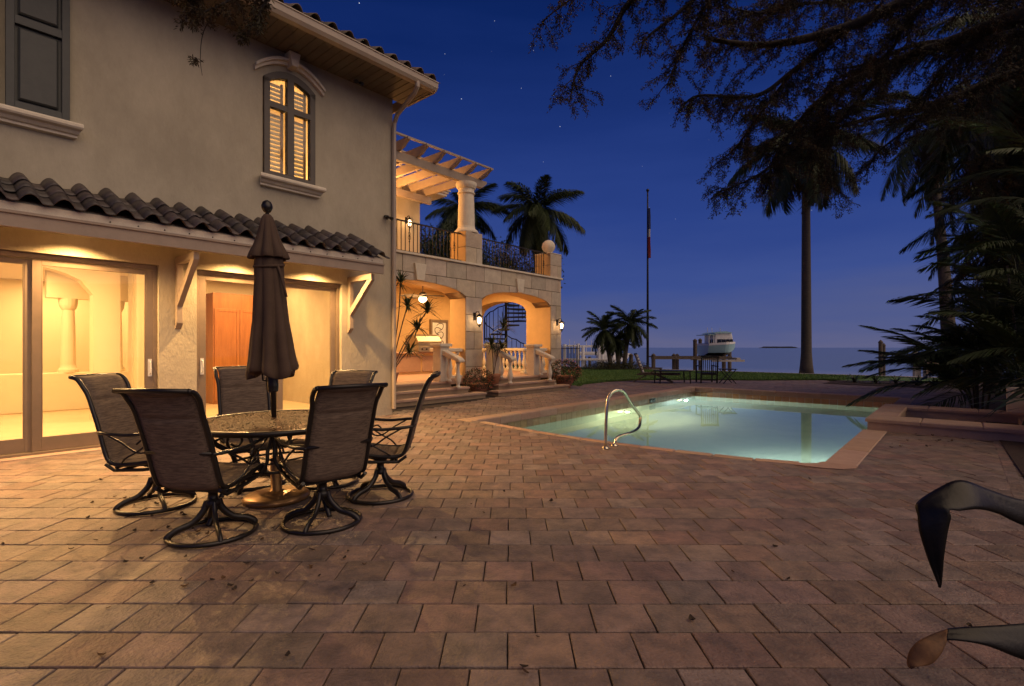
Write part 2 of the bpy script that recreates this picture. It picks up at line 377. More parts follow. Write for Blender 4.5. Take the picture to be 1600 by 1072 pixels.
# ---- lawn (H frame polygons) and planting bed
def inpoly(x, y, p):
    c = False; j = len(p)-1
    for i in range(len(p)):
        if (p[i][1] > y) != (p[j][1] > y) and x < (p[j][0]-p[i][0])*(y-p[i][1])/(p[j][1]-p[i][1])+p[i][0]: c = not c
        j = i
    return c
def toH(X, Y): return (X*SS+Y*CC, -(X*CC-Y*SS))
PATIO = [(-9, 0), (-9, 4.5), (-5.9, 6.5), (-1.9, 10.7), (2.3, 17.6), (2.41, 18.3), (3.6, 19.9), (4.97, 20.8), (7.39, 21.2), (9.78, 20.8), (12.54, 21.0), (11.6, 18.7), (13.0, 17.3), (14.62, 16.3), (11.75, 12.88), (10.14, 10.89), (7.0, 7.45), (4.9, 4.9), (2.9, 2.55), (.55, 0)]
lawnW = [(2.3, 17.5), (2.45, 18.1), (3.65, 19.65), (4.97, 20.5), (7.39, 20.85), (9.78, 20.45), (12.54, 20.7), (13.0, 20.3), (22, 19.5), (24, 16.2)]
lh = [toH(*p) for p in lawnW]
b = MB(); pts = lh+[(28.6, -25), (28.6, 45), (16.5, 45), (14.9, 10.6)]
b.add([(p[0], p[1], .012) for p in pts], [tuple(range(len(pts)))])
o = b.build('lawn', M['grass'], None, 'H'); o['kind'] = 'structure'
def tri_in(poly, z0, n, seed, fn):
    random.seed(seed); xs = [p[0] for p in poly]; ys = [p[1] for p in poly]; k = 0
    while k < n:
        x = random.uniform(min(xs), max(xs)); y = random.uniform(min(ys), max(ys))
        if inpoly(x, y, poly): fn(x, y); k += 1
b = MB()
gp = [p for p in lawnW[:8]]+[(20, 24), (9, 29), (5, 32), (0, 32), (1, 18)]
def blade(x, y):
    u, m = toH(x, y)
    if u > 28.5: return
    a = random.uniform(0, pi); h = random.uniform(.03, .075); c, s_ = cos(a)*.012, sin(a)*.012; q = random.uniform(-.03, .03)
    k = len(b.v); b.v += [(x-c, y-s_, .01), (x+c, y+s_, .01), (x+q, y+q*.5, h)]; b.f.append((k, k+1, k+2))
tri_in(gp, 0, 52000, 3, blade)
# a thicker fringe along the paved edge
for i in range(7):
    a_, c_ = lawnW[i], lawnW[i+1]
    for k in range(1800):
        q = random.random(); blade(a_[0]+(c_[0]-a_[0])*q+random.gauss(0, .03), a_[1]+(c_[1]-a_[1])*q+abs(random.gauss(0, .08)))
o = b.build('lawn_grass', M['grass'], None, 'W'); tag(o, 'short green lawn grass between the patio and the seawall', 'grass', kind='stuff')
bedW = [(13.0, 20.4), (11.35, 18.7), (12.7, 17.1), (14.3, 16.2), (11.55, 12.98), (9.95, 10.99), (7.1, 7.5), (4.95, 4.9), (2.9, 2.5), (.6, -.1), (2, -3), (12, -3), (26, 16)]
MB().add([(p[0], p[1], .016) for p in bedW], [tuple(range(len(bedW)))[::-1]]).build('planting_bed', M['mulch'], None, 'W')['kind'] = 'structure'
b = MB(); random.seed(5)
bedpt = bedW
def chip(x, y):
    if x > 15 or y < 1: 
        pass
    d = Vector((random.gauss(0, 1), random.gauss(0, 1), random.gauss(0, .25))); b.leaf((x, y, .02+random.random()*.02), d, (random.gauss(0, .4), 0, 1), random.uniform(.03, .08), .02)
tri_in(bedpt, 0, 7000, 11, chip)
tag(b.build('bark_mulch', M['mulch'], None, 'W'), 'dark bark mulch chips scattered over the planting bed', 'mulch', kind='stuff')
# ---- pool outline in the house frame (u, m): left wall m=6.6, right wall m=1.15, far u=16.7, near side bowed
def near_u(m):                       # near edge bows towards the house terrace
    t = (m-1.15)/(6.6-1.15); return 6.56-.30*sin(pi*min(max(t, 0), 1))
nearP = [(near_u(1.15+5.45*i/24)+(.22*(1-i/1.6) if i < 1.6 else 0), 1.15+5.45*i/24) for i in range(25)]
LM, RM, FU = 6.6, 1.15, 16.7
def clip(poly, a, nrm):              # keep the side where (p-a).nrm >= 0
    out = []
    for i in range(len(poly)):
        p, q = poly[i-1], poly[i]; dp = (p[0]-a[0])*nrm[0]+(p[1]-a[1])*nrm[1]; dq = (q[0]-a[0])*nrm[0]+(q[1]-a[1])*nrm[1]
        if dp >= 0 and dq < 0 or dp < 0 and dq >= 0:
            t = dp/(dp-dq); out.append((p[0]+(q[0]-p[0])*t, p[1]+(q[1]-p[1])*t))
        if dq >= 0: out.append(q)
    return out
patio = thing('patio', '', '', (0, 0, 0)); del patio['label']; del patio['category']; patio['kind'] = 'structure'
random.seed(21)
PD, PW, GAP = .2635, .2832, .0035
def paver_mesh(seed):
    random.seed(seed); b = MB(); c = .0035; x, y = PW/2-GAP, PD/2-GAP-.0015; n = 3
    # slightly irregular outline and a faintly uneven top
    ring = []
    for (ax, ay, bx, by) in ((-x, -y, x, -y), (x, -y, x, y), (x, y, -x, y), (-x, y, -x, -y)):
        for i in range(n): 
            t = i/n; ring.append((ax+(bx-ax)*t+random.gauss(0, .0009), ay+(by-ay)*t+random.gauss(0, .0009)))
    N = len(ring); vs = [(p[0], p[1], -.045) for p in ring]+[(p[0], p[1], -c) for p in ring]+[(p[0]*(1-c/x), p[1]*(1-c/y), random.gauss(0, .0004)) for p in ring]
    fs = [(i, (i+1) % N, N+(i+1) % N, N+i) for i in range(N)]+[(N+i, N+(i+1) % N, 2*N+(i+1) % N, 2*N+i) for i in range(N)]+[tuple(range(2*N, 3*N))]
    b.add(vs, fs); me = bpy.data.meshes.new('paver'); me.from_pydata(b.v, [], b.f); me.materials.append(M['paver']); return me
PM = [paver_mesh(i) for i in range(6)]
random.seed(99)
whole = []; cut = []
for j in range(-4, 74):
    Y0 = 2.112+.2635*j; Yc = Y0+PD/2
    off = (0 if j % 2 == 0 else PW/2)-.026+random.uniform(-.012, .012)
    for i in range(-32, 60):
        X0 = off+i*PW; Xc = X0+PW/2
        if not inpoly(Xc, Yc, PATIO): 
            if not any(inpoly(X0+a*PW, Y0+c*PD, PATIO) for a in (0, 1) for c in (0, 1)): continue
        u, m = toH(Xc, Yc)
        if m > 8.62 and u < 6: continue
        if m > 10.7 or u < -6: continue
        if m < -.52 or (u > 9.75 and u < 12.85 and m < 1.0 and m > -.75): pass
        poly = [(X0+GAP, Y0+GAP), (X0+PW-GAP, Y0+GAP), (X0+PW-GAP, Y0+PD-GAP), (X0+GAP, Y0+PD-GAP)]
        ph = [toH(*p) for p in poly]
        # drop what lies wholly inside the pool, clip what crosses the coping line
        lo, hi, fa = LM+.12, RM-.12, FU+.12
        du = [near_u(p[1])-.05 for p in ph]
        inside = [p[0] > d and p[0] < fa and p[1] < lo and p[1] > hi for p, d in zip(ph, du)]
        if all(inside): continue
        if any(inside):
            cu, cm = u, m
            cand = [(abs(cu-(near_u(cm)-.05)), ((near_u(cm)-.05, cm), (-1, -(near_u(cm+.05)-near_u(cm-.05))*-10/1))), (abs(cm-lo), ((0, lo), (0, 1))), (abs(cm-hi), ((0, hi), (0, -1))), (abs(cu-fa), ((fa, 0), (1, 0)))]
            cand = [c_ for c_ in cand]
            best = min(cand, key=lambda c_: c_[0]); a_, nn = best[1]
            if best is cand[0]:
                s_ = (near_u(cm+.05)-near_u(cm-.05))/.1; nn = (-1, s_)
            ph = clip(ph, a_, nn)
            if len(ph) < 3: continue
            cut.append(ph); continue
        if u > 9.9 and u < 12.7 and -.6 < m < 1.0: continue       # under the spa
        whole.append((Xc, Yc))
whole.sort(key=lambda p: (0 if (abs(p[0]) < p[1]*1.04 and p[1] > 1.8) else 1, p[1]))
for (Xc, Yc) in whole[:296]:
    piece('paver', random.choice(PM), patio, (Xc, Yc, random.gauss(0, .0013)), (random.gauss(0, .0035), random.gauss(0, .0035), random.choice((0, pi))+random.gauss(0, .004)))
b = MB(); cols = []
def flatp(ph, z):
    k = len(b.v); n = len(ph); cx = sum(p[0] for p in ph)/n; cy_ = sum(p[1] for p in ph)/n
    b.add([(p[0], p[1], -.045) for p in ph]+[(p[0], p[1], z-.0035) for p in ph]+[(cx+(p[0]-cx)*.97, cy_+(p[1]-cy_)*.97, z) for p in ph],
          [(i, (i+1) % n, n+(i+1) % n, n+i) for i in range(n)]+[(n+i, n+(i+1) % n, 2*n+(i+1) % n, 2*n+i) for i in range(n)]+[tuple(range(2*n, 3*n))])
    cols.append((2*n+1, random.random()))
for (Xc, Yc) in whole[296:]:
    j = lambda: random.gauss(0, .0012)
    x, y = PW/2-GAP, PD/2-GAP-.0015
    flatp([(Xc-x+j(), Yc-y+j()), (Xc+x+j(), Yc-y+j()), (Xc+x+j(), Yc+y+j()), (Xc-x+j(), Yc+y+j())], random.gauss(0, .0015))
for ph in cut:
    w = [tuple((MH @ Vector((p[0], p[1], 0)))[:2]) for p in ph]
    flatp(w, 0)
o = b.build('paver_field', M['paverS'], patio, 'W'); o['kind'] = 'stuff'
at = o.data.attributes.new('rnd', 'FLOAT', 'FACE'); vals = []
for n, r in cols: vals += [r]*n
at.data.foreach_set('value', vals)
# border course along the planting bed (each stone its own part)
me = None
for i in range(34):
    u = 3.4+i*.335
    bb = MB().cbox(-.16, .16, -.05, .05, -.05, .002, .006)
    if me is None:
        ob = bb.build('edging_stone', M['paver'], patio, 'L'); me = ob.data; ob.location = Hh(u, -.40, 0); ob.rotation_euler = (0, 0, RH)
    else: piece('edging_stone', me, patio, Hh(u, -.40, .002), (0, 0, RH+random.gauss(0, .004)))
# ============================================================ pool
pool = thing('swimming_pool', 'rectangular pool with glowing turquoise water set in the brown paved terrace', 'pool', Hh(11.6, 3.9, -1.3), RH)
out = nearP+[(FU, LM), (FU, RM)]                      # closed outline
b = MB(); n = len(out)
b.add([(p[0], p[1], -.05) for p in out]+[(p[0], p[1], -1.35) for p in out], [(i, (i+1) % n, n+(i+1) % n, n+i) for i in range(n)])
b.build('pool_wall', M['plaster'], pool, 'H', fix=False)
MB().add([(p[0], p[1], -1.35) for p in out], [tuple(range(n))]).build('pool_floor', M['plaster'], pool, 'H')
MB().add([(p[0]+.002, p[1], -.28) for p in out], [tuple(range(n))[::-1]]).build('pool_water', M['poolw'], pool, 'H')
# tiles of the waterline band
def tiles(p0, p1, inward, m, nm='waterline_tile'):
    L = (Vector(p1)-Vector(p0)).length; k = max(1, int(round(L/.2))); s = L/k; d = (Vector(p1)-Vector(p0)).normalized()
    me = None
    for i in range(k):
        c = Vector(p0)+d*(i+.5)*s
        if me is None:
            bb = MB().box(-s/2+.004, s/2-.004, -.006, .006, -.33, -.135); bb2 = bb
            ob = bb.build(nm, m, pool, 'L'); me = ob.data
        else: ob = piece(nm, me, pool, (0, 0, 0))
        w = WM[pool].inverted() @ (MH @ Vector((c.x+inward[0]*.008, c.y+inward[1]*.008, 0)))
        ob.location = w; ob.rotation_euler = (0, 0, atan2(d.y, d.x))
tiles((6.6, LM), (FU, LM), (0, -1), M['ptileL'])
tiles((FU, LM), (FU, RM), (-1, 0), M['ptile'])
tiles((FU, RM), (6.8, RM), (0, 1), M['ptile'])
# coping stones
def copings(p0, p1, w, outn, L0=.6, z=.012, th=.13, over=.03):
    d = (Vector(p1)-Vector(p0)); L = d.length; d.normalize(); k = max(1, int(round(L/L0))); s = L/k; me = None
    for i in range(k):
        c = Vector(p0)+d*(i+.5)*s
        if me is None:
            bb = MB(); bb.cbox(-s/2+.003, s/2-.003, -over, w, -th, z, .018)
            ob = bb.build('coping_stone', M['coping'], pool, 'L'); me = ob.data
        else: ob = piece('coping_stone', me, pool, (0, 0, 0))
        ang = atan2(d.y, d.x)
        # local +y must point outwards
        if Vector((-d.y, d.x)).dot(Vector(outn)) < 0: ang += pi
        w_ = WM[pool].inverted() @ (MH @ Vector((c.x, c.y, 0)))
        ob.location = (w_.x, w_.y, w_.z+random.gauss(0, .001)); ob.rotation_euler = (0, 0, ang)
copings((6.56, LM), (FU+.28, LM), .28, (0, 1))
copings((FU, LM), (FU, RM), .28, (1, 0))
copings((FU, RM), (12.75, RM), .28, (0, -1))
copings((9.9, RM), (6.75, RM), .30, (0, -1), .9)
for i in range(1, 23, 2):
    a_, c_ = nearP[i], nearP[i+2]
    copings(a_, c_, .10, (-1, 0), 1.2, .010)
# rounded corner and the corner notch
MB().prism([(6.75, RM+.03), (6.75, RM-.30), (6.62, RM-.29), (6.50, RM-.2), (6.42, RM-.02), (6.40, RM+.24), (6.50, RM+.23), (6.58, RM+.12), (6.66, RM+.05)], 'z', -.12, .0125).build('coping_stone', M['coping'], pool, 'H', bevel=.01)
MB().box(6.36, 6.56, 6.52, 6.9, -.13, .012).build('coping_stone', M['coping'], pool, 'H', bevel=.012)
# skimmer mouth and underwater lamps; far left one added to brighten the water
MB().box(13.4, 13.75, 6.570, 6.585, -.24, -.12).build('skimmer', M['dglass'], pool, 'H')
for (u, m, nm) in ((11.7, 6.57, 1), (8.4, 1.18, -1), (15.4, 6.57, 1)):
    b = MB(); b.tube([(u, m, -.62), (u, m-.04*nm, -.62)], .13, 16); lf = b.build('pool_lamp', emis('pool_lamp_glow%d' % nm, (1, .85, .35), 6), pool, 'H')
PL = (.80, 1.0, .52)
light('POINT', 'pool_light', Hh(11.7, 6.35, -.55), 300, (1, .93, .50), .04)
light('POINT', 'pool_light', Hh(8.4, 1.4, -.6), 170, (.86, 1, .80), .04)
light('POINT', 'pool_light', Hh(15.4, 6.35, -.6), 170, (.88, 1, .94), .04)  # added light for the far water, no such lamp seen
# grab rail
t = thing('grab_rail', 'bent stainless grab rail at the near edge of the pool', 'pool handrail', P(950, 699, 6.75)+Vector((0, 0, 0)))
def gr(x, y, d): return P(x, y, d)
base1 = Vector((1.22, 6.68, 0)); base2 = Vector((1.37, 6.86, 0))
path = [base1, gr(948, 640, 6.72), gr(952, 619, 6.75), gr(960, 610.5, 6.78), gr(968, 609.5, 6.83), gr(975, 613, 6.9), gr(987, 632, 7.2), gr(999, 648, 7.45), gr(1000.5, 656, 7.45), gr(998, 668, 7.3), gr(987, 676, 7.1), gr(970, 681, 6.95), gr(963, 686, 6.88), base2]
def smooth_path(p, n=5):
    out = []
    for i in range(len(p)-1):
        p0 = p[max(i-1, 0)]; p1 = p[i]; p2 = p[i+1]; p3 = p[min(i+2, len(p)-1)]
        for k in range(n):
            t_ = k/n; out.append(.5*((2*p1)+(p2-p0)*t_+(2*p0-5*p1+4*p2-p3)*t_*t_+(3*p1-p0-3*p2+p3)*t_**3))
    out.append(p[-1]); return out
MB().tube(smooth_path(path), .021, 10).build('rail_tube', M['rail'], t, 'W', smooth=True)
for q in (base1, base2): MB().lathe([(.05, 0), (.05, .012), (.03, .03), (.022, .035)], q, 16).build('flange', M['rail'], t, 'W', smooth=True)
# ============================================================ spa
spa = thing('spa', 'raised square spa with tan stone coping beside the far right of the pool', 'hot tub', Hh(11.4, .15, 0), RH)
b = MB()
u0, u1, m0, m1 = 9.95, 12.75, -.95, 1.12
iu0, iu1, im0, im1 = 10.48, 12.3, -.75, .78
for r in ((u0, iu0, m0, m1), (iu1, u1, m0, m1), (iu0, iu1, m0, im0), (iu0, iu1, im1, m1)): b.box(r[0], r[1], r[2], r[3], -.35, .13)
b.build('spa_wall', M['coping'], spa, 'H')
MB().add([(iu0, im0, -.02), (iu1, im0, -.02), (iu1, im1, -.02), (iu0, im1, -.02)], [(0, 1, 2, 3)]).build('spa_water', glassy('spa_water', (.2, .25, .2), 1.33, .02), spa, 'H')
MB().box(iu0, iu1, im0, im1, -.9, -.85).build('spa_floor', M['sand'], spa, 'H')
def slabs(r, k, ax):
    for i in range(k):
        a, c, d, e = r
        if ax == 0: x0, x1 = a+(c-a)*i/k, a+(c-a)*(i+1)/k; bb = MB().cbox(x0+.003, x1-.003, d, e, .13, .19, .015)
        else: y0, y1 = d+(e-d)*i/k, d+(e-d)*(i+1)/k; bb = MB().cbox(a, c, y0+.003, y1-.003, .13, .19, .015)
        bb.build('coping_slab', M['coping'], spa, 'H')
slabs((u0-.03, iu0+.02, m0, m1+.03), 3, 1); slabs((iu1-.02, u1, m0, m1+.03), 3, 1)
slabs((iu0+.02, iu1-.02, im1-.02, m1+.03), 3, 0)
sw = thing('spa_fountain_wall', 'pale stone fountain blocks at the right end of the spa', 'fountain', Hh(11.2, -1.2, 0), RH)
MB().box(9.98, 10.12, -1.22, -.82, .191, .50).build('end_post', M['trim'], sw, 'H', bevel=.01)
MB().box(12.5, 12.68, -1.25, -.62, .0, .62).build('end_post', M['trim'], sw, 'H', bevel=.01)
MB().box(10.12, 12.5, -1.6, -1.0, 0, .42).build('wall_block', M['trim'], sw, 'H', bevel=.01)
MB().cbox(10.05, 12.74, -1.66, -.97, .421, .47, .012).build('cap_slab', M['trim'], sw, 'H')
# ============================================================ main house
house = thing('main_house', 'beige stucco house with tiled eaves and two lit sliding doors facing the patio', 'house', Hh(1, 10, 0), RH)
def wall_with(b, u0, u1, m0, m1, z0, z1, holes):
    """rectangular holes (a, c, zb, zt) sorted by u, butted boxes"""
    x = u0
    for (a, c, zb, zt) in holes:
        if a > x: b.box(x, a, m0, m1, z0, z1)
        if zb > z0: b.box(a, c, m0, m1, z0, zb)
        if callable(zt):
            n = 14
            for i in range(n):
                ua, ub = a+(c-a)*i/n, a+(c-a)*(i+1)/n
                b.prism([(ua, zt(ua)), (ub, zt(ub)), (ub, z1), (ua, z1)], 'y', m0, m1)
        elif zt < z1: b.box(a, c, m0, m1, zt, z1)
        x = c
    if x < u1: b.box(x, u1, m0, m1, z0, z1)
def warch(u): return 5.66+.20*(1-((u-3.98)/.44)**2)
b = MB()
wall_with(b, -5, 6.03, 8.4, 8.62, 0, 2.9, [(-3.4, 2.13, 0, 2.47), (2.60, 4.93, 0, 2.47)])
wall_with(b, -5, 6.03, 8.4, 8.62, 2.9, 6.24, [(3.54, 4.42, 4.06, warch)])
b.box(5.81, 6.03, 8.62, 17, 0, 6.24); b.box(-5, -4.8, 8.62, 17, 0, 6.24); b.box(-5, 6.03, 17, 17.2, 0, 6.24)
b.build('stucco_wall', M['stucco'], house, 'H')
# soffit boards, fascia, gutter, roof
me = None
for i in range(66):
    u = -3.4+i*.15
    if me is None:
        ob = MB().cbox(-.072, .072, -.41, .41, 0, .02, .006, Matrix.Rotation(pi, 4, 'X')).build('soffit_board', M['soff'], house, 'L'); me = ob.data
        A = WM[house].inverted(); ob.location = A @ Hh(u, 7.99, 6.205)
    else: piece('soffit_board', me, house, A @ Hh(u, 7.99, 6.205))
MB().box(-3.5, 6.36, 7.55, 7.58, 6.175, 6.36).build('fascia_board', M['fasc'], house, 'H')
MB().box(6.36, 6.39, 7.55, 12, 6.175, 6.37).build('fascia_board', M['fasc'], house, 'H')
g_ = MB(); prof = [(a+.219, c-.03) for a, c in [(7.33, 6.20), (7.26, 6.21), (7.225, 6.26), (7.215, 6.345), (7.20, 6.35), (7.20, 6.365), (7.225, 6.365), (7.24, 6.30), (7.27, 6.255), (7.33, 6.25)]]
g_.prism(prof, 'x', -3.5, 6.38); g_.build('gutter', M['gutter'], house, 'H')
MB().prism([(7.585, 6.36), (12, 8.35), (16.5, 6.4), (16.5, 6.26), (12, 8.2), (7.585, 6.23)], 'x', -3.5, 6.355).build('roof_deck', M['tile2'], house, 'H')
def tile_mesh(w, L, h, m, nm):
    b = MB(); n = 12; th = .014
    def z(t): return h*(.5+.5*cos(2*pi*(t-.32))) if t < .82 else h*(.5+.5*cos(2*pi*.5))*1+h*.0+0*(t)
    def zz(t): return h*max(0, sin(pi*t/.66))**.85 if t < .66 else h*.10*sin(pi*(t-.66)/.34)*-1
    P0 = [(w*(i/n)-w*.33, zz(i/n)) for i in range(n+1)]
    vs = []
    for (y, dz) in ((0, 0), (L, -.02)):
        for (x, q) in P0: vs.append((x, y, q+dz+th))
        for (x, q) in P0: vs.append((x, y, q+dz))
    N = n+1; fs = []
    for i in range(n): fs += [(i, i+1, 2*N+i+1, 2*N+i), (N+i+1, N+i, 3*N+i, 3*N+i+1), (N+i, N+i+1, i+1, i), (2*N+i, 2*N+i+1, 3*N+i+1, 3*N+i)]
    fs += [(0, 2*N, 3*N, N), (n, N+n, 3*N+n, 2*N+n)]
    me = bpy.data.meshes.new(nm); me.from_pydata(vs, [], fs); me.materials.append(m)
    me.polygons.foreach_set('use_smooth', [True]*len(fs)); me.update()
    return me
TM = tile_mesh(.275, .42, .085, M['tile'], 'roof_tile'); TM2 = tile_mesh(.29, .44, .09, M['tile2'], 'roof_tile')
A = WM[house].inverted(); sl = atan2(2.1, 4.66)
random.seed(12)
for r in range(3):
    for i in range(25):
        u = 6.26-i*.29; m_ = 7.47+r*.34
        piece('roof_tile', TM2, house, A @ Hh(u, m_, 6.345+(m_-7.47)*.4506+.012), (sl+random.gauss(0, .01), 0, random.gauss(0, .012)))
# downspout with elbows
b = MB(); b.tube([Hh(5.93, 7.49, 6.20)]+[Hh(5.93, 7.49, 6.12), Hh(5.95, 7.6, 6.04), Hh(6.0, 8.2, 5.83), Hh(6.03, 8.33, 5.72), Hh(6.03, 8.35, 5.6), Hh(6.03, 8.35, .12)], .042, 8)
b.build('downspout', M['gutter'], house, 'W')
# ---- sliding doors
def slider(u0, u1, name_lab, panels, m=8.52):
    d = None
    d_ = MB(); d_.box(u0, u1, m-.05, m+.07, 2.40, 2.468); d_.box(u0, u1, m-.06, m+.09, 0, .045)
    d_.box(u0, u0+.05, m-.05, m+.07, .045, 2.40); d_.box(u1-.05, u1, m-.05, m+.07, .045, 2.40)
    door = d_.build('sliding_door', M['alu'], house, 'H', bevel=.004)
    for k, (a, c, mm, h) in enumerate(panels):
        w = .085; f = MB(); z0, z1 = .05, 2.395
        f.box(a, a+w, mm, mm+.04, z0, z1); f.box(c-w, c, mm, mm+.04, z0, z1)
        f.box(a+w, c-w, mm+.001, mm+.039, z1-w*.8, z1); f.box(a+w, c-w, mm+.001, mm+.039, z0, z0+.17)
        # glazing bead
        for q in ((a+w, a+w+.012, z0+.17, z1-w*.8), (c-w-.012, c-w, z0+.17, z1-w*.8)): f.box(q[0], q[1], mm+.004, mm+.036, q[2], q[3])
        f.build('door_leaf', M['alu'], door, 'H', bevel=.003)
        MB().box(a+w+.012, c-w-.012, mm+.018, mm+.024, z0+.17, z1-w*.8).build('pane', M['glass'], door, 'H')
        if h:
            hb = MB(); x = h; hb.box(x-.022, x+.022, mm-.012, mm, .92, 1.16)
            hb.tube([(x, mm-.012, .95), (x, mm-.05, .97), (x, mm-.055, 1.04), (x, mm-.05, 1.11), (x, mm-.012, 1.13)], .009, 6)
            hb.build('handle', M['whitep'], door, 'H')
    return door
slider(-3.4, 2.13, '', [(-1.4, .05, 8.56, None), (-.35, .86, 8.515, None), (.84, 2.08, 8.475, 2.04)])
slider(2.60, 4.93, '', [(2.65, 3.9, 8.475, 2.69), (3.78, 4.88, 8.52, None)])
MB().cbox(-3.5, 5.0, 8.3, 8.50, -.02, .014, .005).build('door_sill', M['coping'], house, 'H')
# ---- arched window with shutters inside
win = MB()
z0w, aw = 4.07, warch
def frame_strip(b, ua, ub, m0, m1, fl, fh, n=10):
    for i in range(n):
        x, y = ua+(ub-ua)*i/n, ua+(ub-ua)*(i+1)/n; b.prism([(x, fl(x)), (y, fl(y)), (y, fh(y)), (x, fh(x))], 'y', m0, m1)
U0, U1 = 3.55, 4.41
win.box(U0, U0+.09, 8.36, 8.46, z0w, 5.66); win.box(U1-.09, U1, 8.36, 8.46, z0w, 5.66)
win.box(U0+.09, U1-.09, 8.36, 8.46, z0w, z0w+.10)
win.box(3.925, 4.035, 8.355, 8.455, z0w+.10, 5.78)
for (a, c) in ((U0+.09, 3.925), (4.035, U1-.09)): win.box(a, c, 8.36, 8.45, 5.21, 5.30)
frame_strip(win, U0, U1, 8.36, 8.462, lambda u: aw(u)-.11, lambda u: aw(u)+.005, 14)
wn_ = win.build('arched_window', mat('window_frame_grey', (.10, .085, .07), .55, col2=(.085, .07, .06), nscale=5), house, 'H')
for (a, c) in ((U0+.09, 3.925), (4.035, U1-.09)):
    MB().box(a, c, 8.425, 8.43, z0w+.10, 5.21).build('pane', M['glass'], wn_, 'H')
    b = MB(); frame_strip(b, a, c, 8.425, 8.43, lambda u: 5.30, lambda u: aw(u)-.11, 6); b.build('pane', M['glass'], wn_, 'H')
    # plantation shutter louvres
    for k in range(22):
        z = z0w+.14+k*.072
        if abs(z-5.25) < .05: continue
        if z > 5.68: continue
        b = MB(); b.box(a+.02, c-.048, 8.50, 8.508, -.033, .033)
        for i, v in enumerate(b.v):
            y, zz = v[1]-8.504, v[2]; an = radians(-24); b.v[i] = (v[0], 8.53+y*cos(an)-zz*sin(an), z+y*sin(an)+zz*cos(an))
        b.build('louvre', M['intw'], wn_, 'H')
    MB().box(c-.045, c-.01, 8.50, 8.54, z0w+.1, 5.7).build('shutter_stile', M['coping'], wn_, 'H')
    MB().box(a, a+.02, 8.50, 8.54, z0w+.1, 5.7).build('shutter_stile', M['coping'], wn_, 'H')
def moulding(u0, u1, z, nm='window_sill'):
    pr = [(8.4, z), (8.22, z), (8.205, z-.02), (8.205, z-.05), (8.22, z-.07), (8.27, z-.085), (8.30, z-.12), (8.33, z-.13), (8.33, z-.16), (8.4, z-.17)]
    b = MB(); b.prism([(p[0], p[1]) for p in pr], 'x', u0, u1)
    # splayed ends
    for i, v in enumerate(b.v):
        dd = (8.4-v[1])*.35; b.v[i] = (v[0]+(dd if v[0] > (u0+u1)/2 else -dd), v[1], v[2])
    return b.build(nm, M['trim'], house, 'H', fix=True)
moulding(3.50, 4.46, 4.065); moulding(-1.2, 1.22, 4.10)
# eyebrow hood with keystone
b = MB()
def hood(lo, hi, m0, n=16):
    ca, cb = 3.98, 4.72; 
    pts = []
    for i in range(n+1):
        u = 3.40+1.16*i/n; q = 1-((u-3.98)/.58)**2; pts.append((u, 5.72+.27*q))
    for i in range(n): b.prism([(pts[i][0], pts[i][1]+lo), (pts[i+1][0], pts[i+1][1]+lo), (pts[i+1][0], pts[i+1][1]+hi), (pts[i][0], pts[i][1]+hi)], 'y', m0, 8.40)
hood(-.02, .035, 8.34); hood(.0352, .085, 8.29)
b.build('window_hood', M['trim'], house, 'H')
MB().prism([(3.93, 5.93), (4.03, 5.93), (4.075, 6.16), (3.885, 6.16)], 'y', 8.20, 8.398).build('keystone', M['trim'], house, 'H', bevel=.008, fix=True)
# ---- dark panelled shutters on the left window
for (a, c) in ((-.02, .55), (.60, 1.17)):
    s_ = MB(); z0, z1 = 4.11, 6.0; w = .075
    s_.box(a, a+w, 8.31, 8.36, z0, z1); s_.box(c-w, c, 8.31, 8.36, z0, z1)
    for q in ((z0, z0+.10), (5.12, 5.22), (z1-.1, z1)): s_.box(a+w, c-w, 8.312, 8.358, q[0], q[1])
    s_.box(a+.01, c-.01, 8.36, 8.395, z0+.005, z1-.005)
    sh = s_.build('shutter', M['dshut'], house, 'H', bevel=.004)
    for q in ((z0+.13, 5.09), (5.25, z1-.13)):
        bb = MB().cbox(a+w+.03, c-w-.03, q[0], q[1], -.022, 0, .02)
        bb.v = [(v[0], 8.338-v[2]-.02, v[1]) for v in bb.v]; bb.build('shutter_panel', M['dshut'], sh, 'H', fix=True)
# small light fittings on the corner
def floodlight(p, lab, dirx=1):
    t = thing('flood_lamp', lab, 'light', Hh(*p), RH)
    MB().lathe([(.05, -.01), (.05, .01), (.02, .02)], Hh(*p), 10).build('base_plate', M['dark'], t, 'W')
    for s_ in (-1, 1):
        q = Hh(*p)+Vector((0, -.0, 0)); a = Hh(p[0]+.03*s_, p[1]-.04, p[2]-.02); e = Hh(p[0]+.06*s_, p[1]-.11, p[2]-.06)
        MB().tube([q, a, a+(e-a)*.3, e], [.01, .012, .025, .036], 10).build('lamp_head', M['dark'], t, 'W')
floodlight((5.86, 8.36, 3.86), 'small dark twin flood lamp on the stucco house corner')
floodlight((5.1, 8.2, 6.12), 'dark twin flood lamp under the house eave near the gutter')
floodlight((14.80, 10.75, 3.5), 'dark twin flood lamp on the end of the stone loggia')
